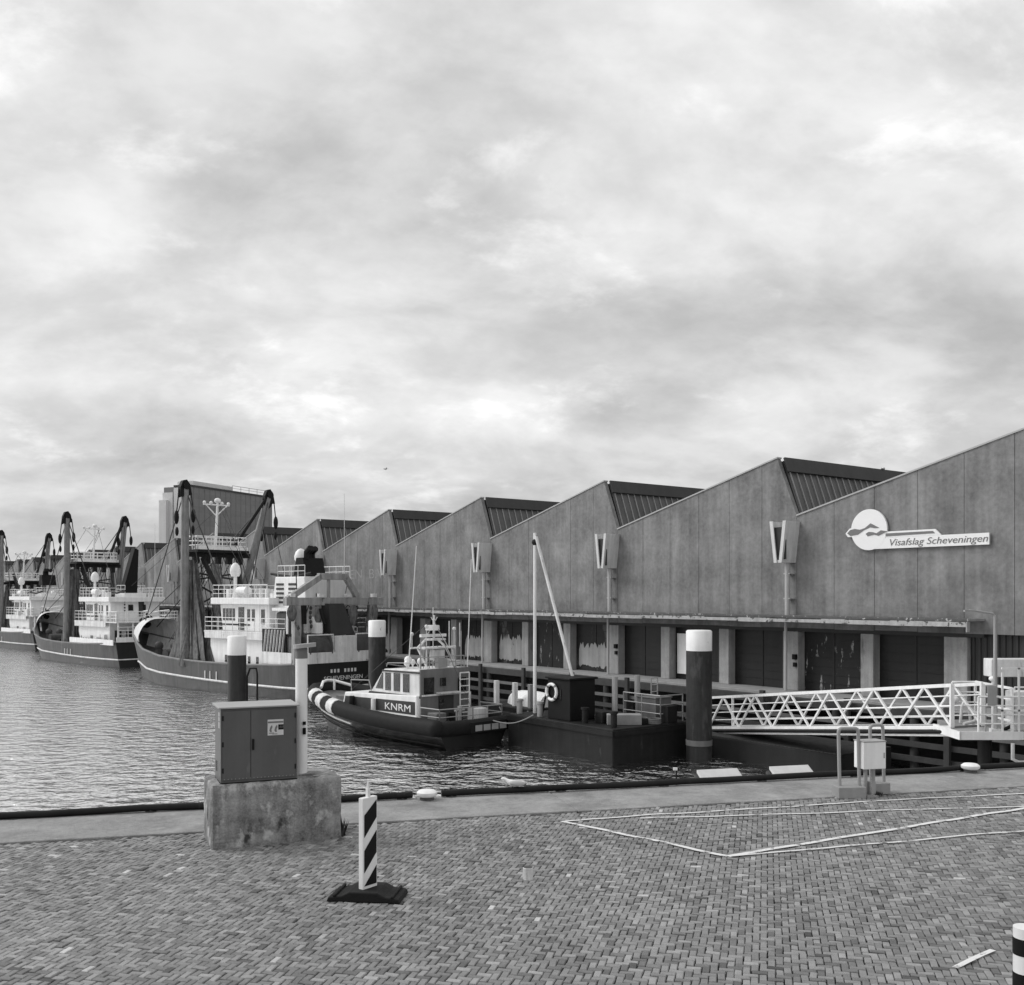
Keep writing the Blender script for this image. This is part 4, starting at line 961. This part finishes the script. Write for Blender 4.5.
b = MB(); b.cyl(g0+Vector((0,0,-.14))-sd_*.12, g1+Vector((0,0,-.14))-sd_*.12, .06, n=8); b.tube([g1+Vector((0,0,-.14))-sd_*.12, g1+Vector((.4,-.4,-.35)), g1+Vector((.9,-.5,-.3)), g1+Vector((1.8,-.5,.15))], .06, 8); b.build('cable_hose', black, t, smooth=50)
b = MB(); b.beam(g0+Vector((0,0,-.24))-sd_*.02, g1+Vector((0,0,-.26))-sd_*.02, .08, .07); b.build('lower_rail', white, t)

t = thing('landing_platform', 'railed steel landing platform at the upper end of the gangway', 'platform', (15.05,34.1,-.13))
b = MB(); b.box(0,11,-1.3,2.2,2.70,2.92); b.box(-.7,-.003,-1.3,.7,2.70,2.92); b.build('deck', grey_steel, t, bevel=.02)
b = MB(); b.box(-.72,1.3,-1.36,-1.302,2.70,2.96); b.box(-.76,-.703,-1.36,.7,2.70,2.96); b.box(1.32,11,-1.36,-1.302,2.72,2.95); b.build('edge_plate', white, t)
b = MB(); b.rail([(-.1,-1.25,2.92),(3.2,-1.25,2.92)],1.15,4,1.1,.032); b.rail([(2.7,2.1,2.92),(11,2.1,2.92)],1.15,4,1.1,.032); b.build('railing', white, t)
b = MB(); b.rail([(.2,1.4,2.92),(1.0,1.4,2.92)],1.4,4,.8,.04); b.rail([(1.0,-1.2,2.92),(1.0,1.4,2.92)],1.4,4,2.6,.05); b.build('gangway_rail', white, t)
for x in (.4,3.3,7.0):
    b = MB(); b.cyl((x,-.6,-2.4),(x,-.6,2.7),.22,n=10); b.build('support_pile', steel_dark, t, smooth=50)
b = MB(); b.rail([(.15,-1.2,2.92),(.5,-1.2,2.92)],1.5,1,.4,.03); b.box(.18,.46,-1.29,-1.26,3.8,4.42); b.build('notice_board', grey_steel, t)
gt = MB()
for x in (.62,1.15,1.75,1.82,3.4): gt.box(x,x+.06,-1.30,-1.26,2.92,5.0 if x > 1 else 4.85)
gt.box(.62,3.46,-1.30,-1.26,4.95,5.01); gt.box(.62,3.46,-1.30,-1.26,3.6,3.66)
for i in range(9): gt.box(1.95+i*.16,1.975+i*.16,-1.29,-1.265,3.0,4.95)
gt.build('gate_frame', white, t)
b = MB(); b.box(1.2,1.9,-.9,-.3,2.92,4.2); b.box(.9,3.2,.0,.6,4.6,5.2); b.build('equipment_box', white_dirty, t, bevel=.03)
b = MB(); b.tube([(.9,-1.45,2.6),(.9,-1.45,2.1),(1.1,-1.45,2.0),(9,-1.45,2.05)],.06,8); b.build('drain_pipe', white_dirty, t, smooth=50)
b = MB(); b.cyl((.85,-.2,2.92),(.85,-.2,4.5),.04,n=6); b.ball((.85,-.2,4.56),.13,10,8,(1,1,.7)); b.build('globe_lamp', white, t, smooth=50)
b = MB(); b.tube([(.3,1.0,2.95),(.35,1.0,3.5),(.45,1.0,3.75),(.6,1.0,3.5),(.65,1.0,3.0)],.05,8); b.ball((.1,.9,3.75),.12,10,8); b.tube([(.9,.8,3.3),(.6,.6,3.05),(.2,.5,2.98)],.06,8); b.build('rope_and_floats', white_dirty, t, smooth=60)
lp = thing('lamp_post', 'slim grey lamp post with a short arm on the landing platform', 'lamp post', (15.55,32.98,2.80))
b = MB(); b.cyl((0,0,-.008),(0,0,3.75),.07,.055,10); b.build('post', grey_steel, lp, smooth=50)
b = MB(); b.tube([(0,0,3.7),(-.08,0,3.8),(-.55,0,3.88),(-.85,0,3.9)],.035,8); b.box(-1.0,-.65,-.06,.06,3.86,3.92); b.build('lamp_arm', grey_steel, lp)
b = MB(); b.box(-.15,.15,-.12,.12,-.005,.1); b.build('foot_bracket', white_dirty, lp)

# ------------------------------------------------------------------ on the quay
BA = R(23.5); c0 = Vector((-3.525,12.03,0)); be = Vector((math.cos(BA), math.sin(BA),0)); bn_ = Vector((-math.sin(BA), math.cos(BA),0))
def plinth():
    b = MB(); nx, ny, nz_ = 30, 12, 16; LX, LY, LZ = 1.56, .80, .80
    def P_(x,y,z):
        v = Vector((x,y,z)); n = mnoise.noise(v*6)*.012 + mnoise.noise(v*19)*.006 + mnoise.noise(v*45)*.003
        return n
    def face(o, u, v, nrm, nu, nv):
        ring = []
        for i in range(nu+1):
            row = []
            for j in range(nv+1):
                p = Vector(o) + Vector(u)*(i/nu) + Vector(v)*(j/nv)
                q = p + Vector((1 if p.x > LX/2 else -1, 1 if p.y > LY/2 else -1, 1 if p.z > LZ/2 else 0)) * 0
                k = P_(*p); cx = Vector((LX/2,LY/2,LZ/2)); dd = (p-cx); dd = Vector((dd.x/LX,dd.y/LY,dd.z/LZ))
                ed = sorted([abs(dd.x),abs(dd.y),abs(dd.z)])[1]
                sh = max(0, ed-.44)*.22
                p = p - Vector((dd.x*sh, dd.y*sh, max(0,dd.z)*sh))*2 + dd.normalized()*k
                row.append(p)
            ring.append(row)
        b.loft(ring, close=False)
    face((0,0,0),(LX,0,0),(0,0,LZ),(0,-1,0),nx,nz_); face((0,LY,0),(LX,0,0),(0,0,LZ),(0,1,0),nx,nz_)
    face((0,0,0),(0,LY,0),(0,0,LZ),(-1,0,0),ny,nz_); face((LX,0,0),(0,LY,0),(0,0,LZ),(1,0,0),ny,nz_)
    face((0,0,LZ),(LX,0,0),(0,LY,0),(0,0,1),nx,ny)
    o = b.build('concrete_plinth', block_m, smooth=40); o.location = (c0.x,c0.y,4.165); o.rotation_euler = (0,0,BA)
    return tag(o, 'stained weathered concrete block under the grey cabinet', 'plinth')
plinth()
ct = thing('electric_cabinet', 'grey two-door electrical cabinet with a square warning sticker', 'cabinet', (c0+be*.11+bn_*.05).to_tuple()[:2] + (4.95,), BA)
W_, D_, H_ = .90, .50, .90
b = MB(); b.box(0,W_,0,D_,.02,H_); b.build('case', cab_m, ct, bevel=.006)
for x0,x1 in ((.02,.342),(.350,W_-.02)): b = MB(); b.box(x0,x1,-.014,-.001,.05,H_-.03); b.build('door', cab_m, ct, bevel=.004)
b = MB(); b.prism([(-.03,H_+.001),(D_+.03,H_+.001),(D_+.03,H_+.03),(-.03,H_+.02)],(-.03,0,0),(0,1,0),(0,0,1),(W_+.06,0,0)); b.build('lid', cab_lid, ct, bevel=.005)
b = MB(); b.box(.362,.385,-.040,-.0145,.40,.53); b.build('handle', black, ct, bevel=.004)
b = MB(); b.box(-.005,W_+.005,-.006,D_+.006,0.0,.02); b.build('base_frame', steel_dark, ct)
b = MB()
for i in range(20): b.ball((.04+i*.043,-.015,.065),.005,6,4)
b.build('rivets', cab_lid, ct)
for z in (.14,.45,.76):
    for x in (.012, W_-.032): MB().box(x,x+.02,-.022,-.0145,z,z+.06).build('hinge', steel_dark, ct, bevel=.003)
b = MB()
for i in range(6): b.box(-.004,-.0005,.30,.42,.12+i*.022,.13+i*.022)
b.build('vent', black, ct)
st = MB().box(.545,.735,-.0175,-.0145,.56,.75).build('warning_sticker', sticker_m, ct)
def sk(nm, x0,x1,z0,z1,m_): return MB().box(x0,x1,-.0195,-.0178,z0,z1).build(nm, m_, st)
sk('sticker_text', .548,.732,.708,.728,sign_grey); sk('sticker_text', .56,.62,.583,.592,sign_grey); sk('sticker_text', .60,.66,.572,.579,sign_grey)
sk('sticker_dark_box', .672,.734,.625,.688,black); sk('sticker_light_box', .686,.732,.645,.672,grey_steel)
for x in (.575,.635):
    b = MB(); b.prism([(0,.62),(.012,.66),(.03,.685),(.038,.66),(.025,.63),(.03,.60),(.01,.60)],(x-.01,-.0195,0),(1,0,0),(0,0,1),(0,.0015,0)); b.build('sticker_figure', sign_grey, st)
b = MB()
for z in (.80,.745,.66): b.box(-.003,-.0005,.10,.17,z,z+.045 if z > .7 else z+.07)
b.build('side_label', sticker_m, ct)
wp = thing('white_post', 'round white post with a tilted flat cap behind the cabinet', 'post', (-2.60,12.74,4.2))
wp.location = (c0+be*1.16+bn_*.50).to_tuple()[:2] + (4.95,)
b = MB(); b.cyl((0,0,0),(0,0,1.45),.075,n=20); b.build('shaft', white, wp, smooth=50)
b = MB(); b.cyl((0,0,1.45),(0,0,1.58),.077,n=20); b.build('dark_collar', grey_paint, wp, smooth=50)
b = MB(); b.add(*(lambda v,f:(v,f))([(x*math.cos(R(4))+.04, y, 1.60+z+x*.10) for x,y,z in [(.145*math.cos(2*math.pi*j/20), .12*math.sin(2*math.pi*j/20), zz_) for zz_ in (-.015,.035) for j in range(20)]], [tuple(range(19,-1,-1)), tuple(range(20,40))]+[(j,(j+1)%20,20+(j+1)%20,20+j) for j in range(20)])); b.build('cap', cab_lid, wp)
for z0,z1 in ((.62,.66),(.50,.58)): b = MB(); b.box(.035,.07,-.09,-.06,z0,z1); b.build('socket', black, wp)

# beacon: striped blade in a rubber foot
bx, by = G(368,896); bc = thing('traffic_beacon', 'striped white and black traffic beacon in a rubber foot', 'beacon', (bx,by,ground_h(bx,by)+.002), R(53))
b = MB(); prof = [(-.37,0),(-.35,.045),(-.22,.06),(-.14,.10),(.14,.10),(.22,.06),(.35,.045),(.37,0)]
o_ = MB(); o_.prism(prof,(0,-.20,0),(1,0,0),(0,0,1),(0,.40,0))
for x in (-.29,.29): o_.box(x-.015,x+.015,-.21,.21,.05,.075)
ft = o_.build('rubber_foot', rubber, bc, bevel=.02); ft.rotation_euler = (0,0,R(-60))
b = MB(); b.box(-.10,.10,-.032,.032,.09,1.0); b.build('blade', white, bc, bevel=.008)
b = MB(); b.box(-.09,.09,-.033,-.0325,.11,.985)
for z in (.95,.60,.25):
    lo_, hi_ = z-.28, z
    poly = [(-.085,max(.13,z-.34)),(.085,max(.13,z-.16)),(.085,min(.965,z+.06)),(-.085,min(.965,z-.12))]
    s_ = MB(); s_.prism(poly,(0,-.0345,0),(1,0,0),(0,0,1),(0,-.002,0)); s_.build('dark_stripe', black, bc)
b = MB(); b.box(-.018,.018,-.015,.015,1.0,1.08); b.cyl((0,0,1.07),(0,0,1.15),.016,.008,8); b.build('top_nub', white, bc)

# small tin stub and banded foreground post
px_, py_ = G(528,878); st_ = thing('pipe_stub', 'short metal pipe stub sticking up from the brick paving', 'pipe stub', (px_,py_,ground_h(px_,py_)+.003))
b = MB(); b.lathe([(.054,-.03),(.054,.115),(.048,.12)],(0,0,0),16); b.build('pipe', can_m, st_, smooth=40)
b = MB(); b.lathe([(.047,.1205),(.047,.126),(.03,.128)],(0,0,0),16); b.build('lid', rust, st_, smooth=40)
t = thing('banded_post', 'black and white banded post at the lower right corner', 'post', (3.262,6.5,ground_h(3.262,6.5)))
b = MB(); b.cyl((0,0,-.03),(0,0,.885),.078,n=24); b.build('shaft', white, t, smooth=50)
for z in (.715,.495,.275,.055): b = MB(); b.cyl((0,0,z),(0,0,z+.105),.0805,n=24); b.build('black_band', black, t, smooth=50)

# power pedestal with guard hoops
t = thing('power_pedestal', 'white meter box on two legs by the quay edge', 'power box', (*G(869,796),4.2), R(14))
b = MB(); b.box(-.17,.20,-.13,.13,.42,.82); b.build('meter_box', white, t, bevel=.01)
b = MB(); b.box(-.175,.205,-.135,.135,.822,.835); b.box(.16,.175,-.14,-.131,.58,.66); b.build('box_lid', cab_lid, t)
b = MB(); 
for x in (-.06,.07): b.cyl((x,0,0),(x,0,.42),.03,n=10)
b.box(-.02,.05,-.1,.1,0,.22); b.build('legs', grey_steel, t, smooth=50)
b = MB(); b.box(-.12,.13,-.14,.16,0,.035); b.build('foot_pad', concrete, t)
def hoop(label, px, py, wd, h, rz, blk):
    t = thing('guard_hoop', label, 'guard hoop', (*G(px,py),4.2), rz, 'bent pipe hoops guarding the meter box')
    b = MB(); r = .055; n = wd/2
    pts = [(-n,0,.1),(-n-.02,0,h-r*1.2)] + [(-n-.02+r*(1-math.cos(a)),0,h-r+r*math.sin(a)) for a in (.4,.8,1.2,1.57)] + [(n-r+r*math.sin(a),0,h-r+r*math.cos(a)) for a in (0,.4,.8,1.2)] + [(n,0,h-r*1.2),(n+.02,0,.1)]
    b.tube(pts,.026,10); b.build('pipe', grey_steel, t, smooth=60)
    b = MB(); b.box(-blk/2,blk/2,-.14,.14,0,.17); b.build('concrete_foot', concrete, t, bevel=.012)
hoop('bent pipe hoop in a concrete foot, left of the white meter box', 849, 797, .28, 1.02, R(4), .42)
hoop('bent pipe hoop in a concrete foot, behind and right of the white meter box', 877, 793, .20, 1.03, R(14), .28)

# edge rail, broken into lengths
def edge_rail(label, a0, a1, h=.055, kink=None):
    t = thing('edge_rail', label, 'edge rail', (0,0,0), 0, 'low pipe rails along the quay edge')
    m = max(2, int((a1-a0)/.6)); b = MB()
    b.tube([Q(a0+(a1-a0)*i/m,-.03+random.uniform(-.008,.008),4.21+h+random.uniform(-.008,.008)) for i in range(m+1)],.048,8); b.build('pipe', steel_dark, t, smooth=60)
    b = MB(); k = max(1, int((a1-a0)/1.7))
    for i in range(k+1):
        a = a0+.15+(a1-a0-.3)*i/k; p = Q(a,-.03,4.2); b.cyl(p,p+Vector((0,0,h)),.03,n=6); b.cyl(p,p+Vector((0,0,.02)),.08,n=8)
    b.build('bracket', rust, t)
def qa(px): # quay-edge abscissa under a picture column
    k = (px-512)/FPX; p0 = QO; a = (k*p0.y - p0.x)/(qe.x - k*qe.y); return a
gull('seagull', 'white and grey gull standing on the rail at the quay edge', Q(qa(514),-.03,4.285), R(165), sc=.72)
edge_rail('low black pipe rail along the left quay edge, behind the plinth', -14, qa(412))
edge_rail('low black pipe rail along the middle of the quay edge, where the gull stands', qa(441), qa(862))
edge_rail('low pipe rail at the right end of the quay edge', qa(866), 22, .05)
def cap_bollard(label, px):
    p = Q(qa(px), -.16, 4.2); t = thing('bollard', label, 'bollard', p, QA, 'low white-topped quay bollards')
    b = MB(); b.lathe([(.11,0),(.10,.06)],(0,0,0),14); b.build('stem', rust, t, smooth=40)
    b = MB(); b.lathe([(.12,.06),(.15,.085),(.15,.125),(.11,.155),(.02,.16)],(0,0,0),18); b.build('cap', white_cap, t, smooth=50)
cap_bollard('flat white-capped bollard in the rail gap behind the beacon', 425)
cap_bollard('flat white-capped bollard at the right quay edge below the platform', 964)
# hinged boards on the outer face of the quay
for px, lab in ((727,'pale sloping board fixed outside the quay rail, left of two'), (800,'pale sloping board fixed outside the quay rail, nearer the meter box')):
    t = thing('fender_board', lab, 'board', Q(qa(px), .06, 4.16), QA, 'pale boards fixed along the outside of the quay')
    b = MB(); b.prism([(0,0),(.30,.16),(.30,.21),(0,.05)],(-.36,0,0),(0,1,0),(0,0,1),(.72,0,0)); b.build('panel', pale, t, bevel=.006)
    b = MB()
    for x in (-.28,.28): b.beam((x,.0,-.25),(x,.5,.08),.05,.05); b.box(x-.05,x+.05,-.03,.02,-.3,.0)
    b.build('bracket', rust, t)
# weeds at the plinth
def weed(label, x, y, n, h):
    b = MB(); rg = random.Random(int(x*100))
    for i in range(n):
        a = rg.uniform(0,6.28); l = h*rg.uniform(.4,1); p = Vector((rg.uniform(-.04,.04),rg.uniform(-.04,.04),0)); d = Vector((math.cos(a)*.35,math.sin(a)*.35,1)).normalized()*l; s_ = Vector((-math.sin(a),math.cos(a),0))*.008
        b.add([p-s_,p+s_,p+d*.6+s_*1.6,p+d,p+d*.6-s_*1.6],[(0,1,2,3,4)])
    o = b.build('weed', plant_m, keep=True); o.location = (x,y,ground_h(x,y)); tag(o, label, 'weed')
p = c0+be*1.58+bn_*.12; weed('spindly dark weed beside the right corner of the plinth', p.x, p.y, 40, .26)
p = G(878,797); weed('low dark weeds at the foot of the meter box', p[0], p[1], 60, .1)
mp_ = thing('marker_stick', 'thin stick with a pale tip standing at the barge end of the quay edge', 'stick', Q(qa(677),.02,4.1), 0)
b = MB(); b.cyl((0,0,0),(0,0,.36),.012,n=6); b.build('rod', steel_dark, mp_)
b = MB(); b.box(-.05,.012,-.02,.02,.34,.38); b.build('tip', white, mp_)

def rope(label, p, q, sag, r=.03, mat=timber_lt):
    p = Vector(p); q = Vector(q); b = MB(); b.tube([p.lerp(q, i/14) - Vector((0,0,sag*math.sin(math.pi*i/14))) for i in range(15)], r, 6)
    return tag(b.build('mooring_rope', mat, smooth=60), label, 'rope')
rope('pale mooring rope from the nearest trawler stern to the loading dock', (-10.4,73.2,2.6), Hw(26,1.85,2.5), .35, .045)
rope('slack mooring rope from the rescue boat stern to the work barge', (-.9,48.6,1.25), (1.0,47.7,1.62), .25, .03)
rope('mooring rope running from the work barge corner up to the loading dock', BO+hu*.3+hn*(-4.7)+Vector((0,0,1.62)), Hw(3.4,1.9,2.45), .2, .03)
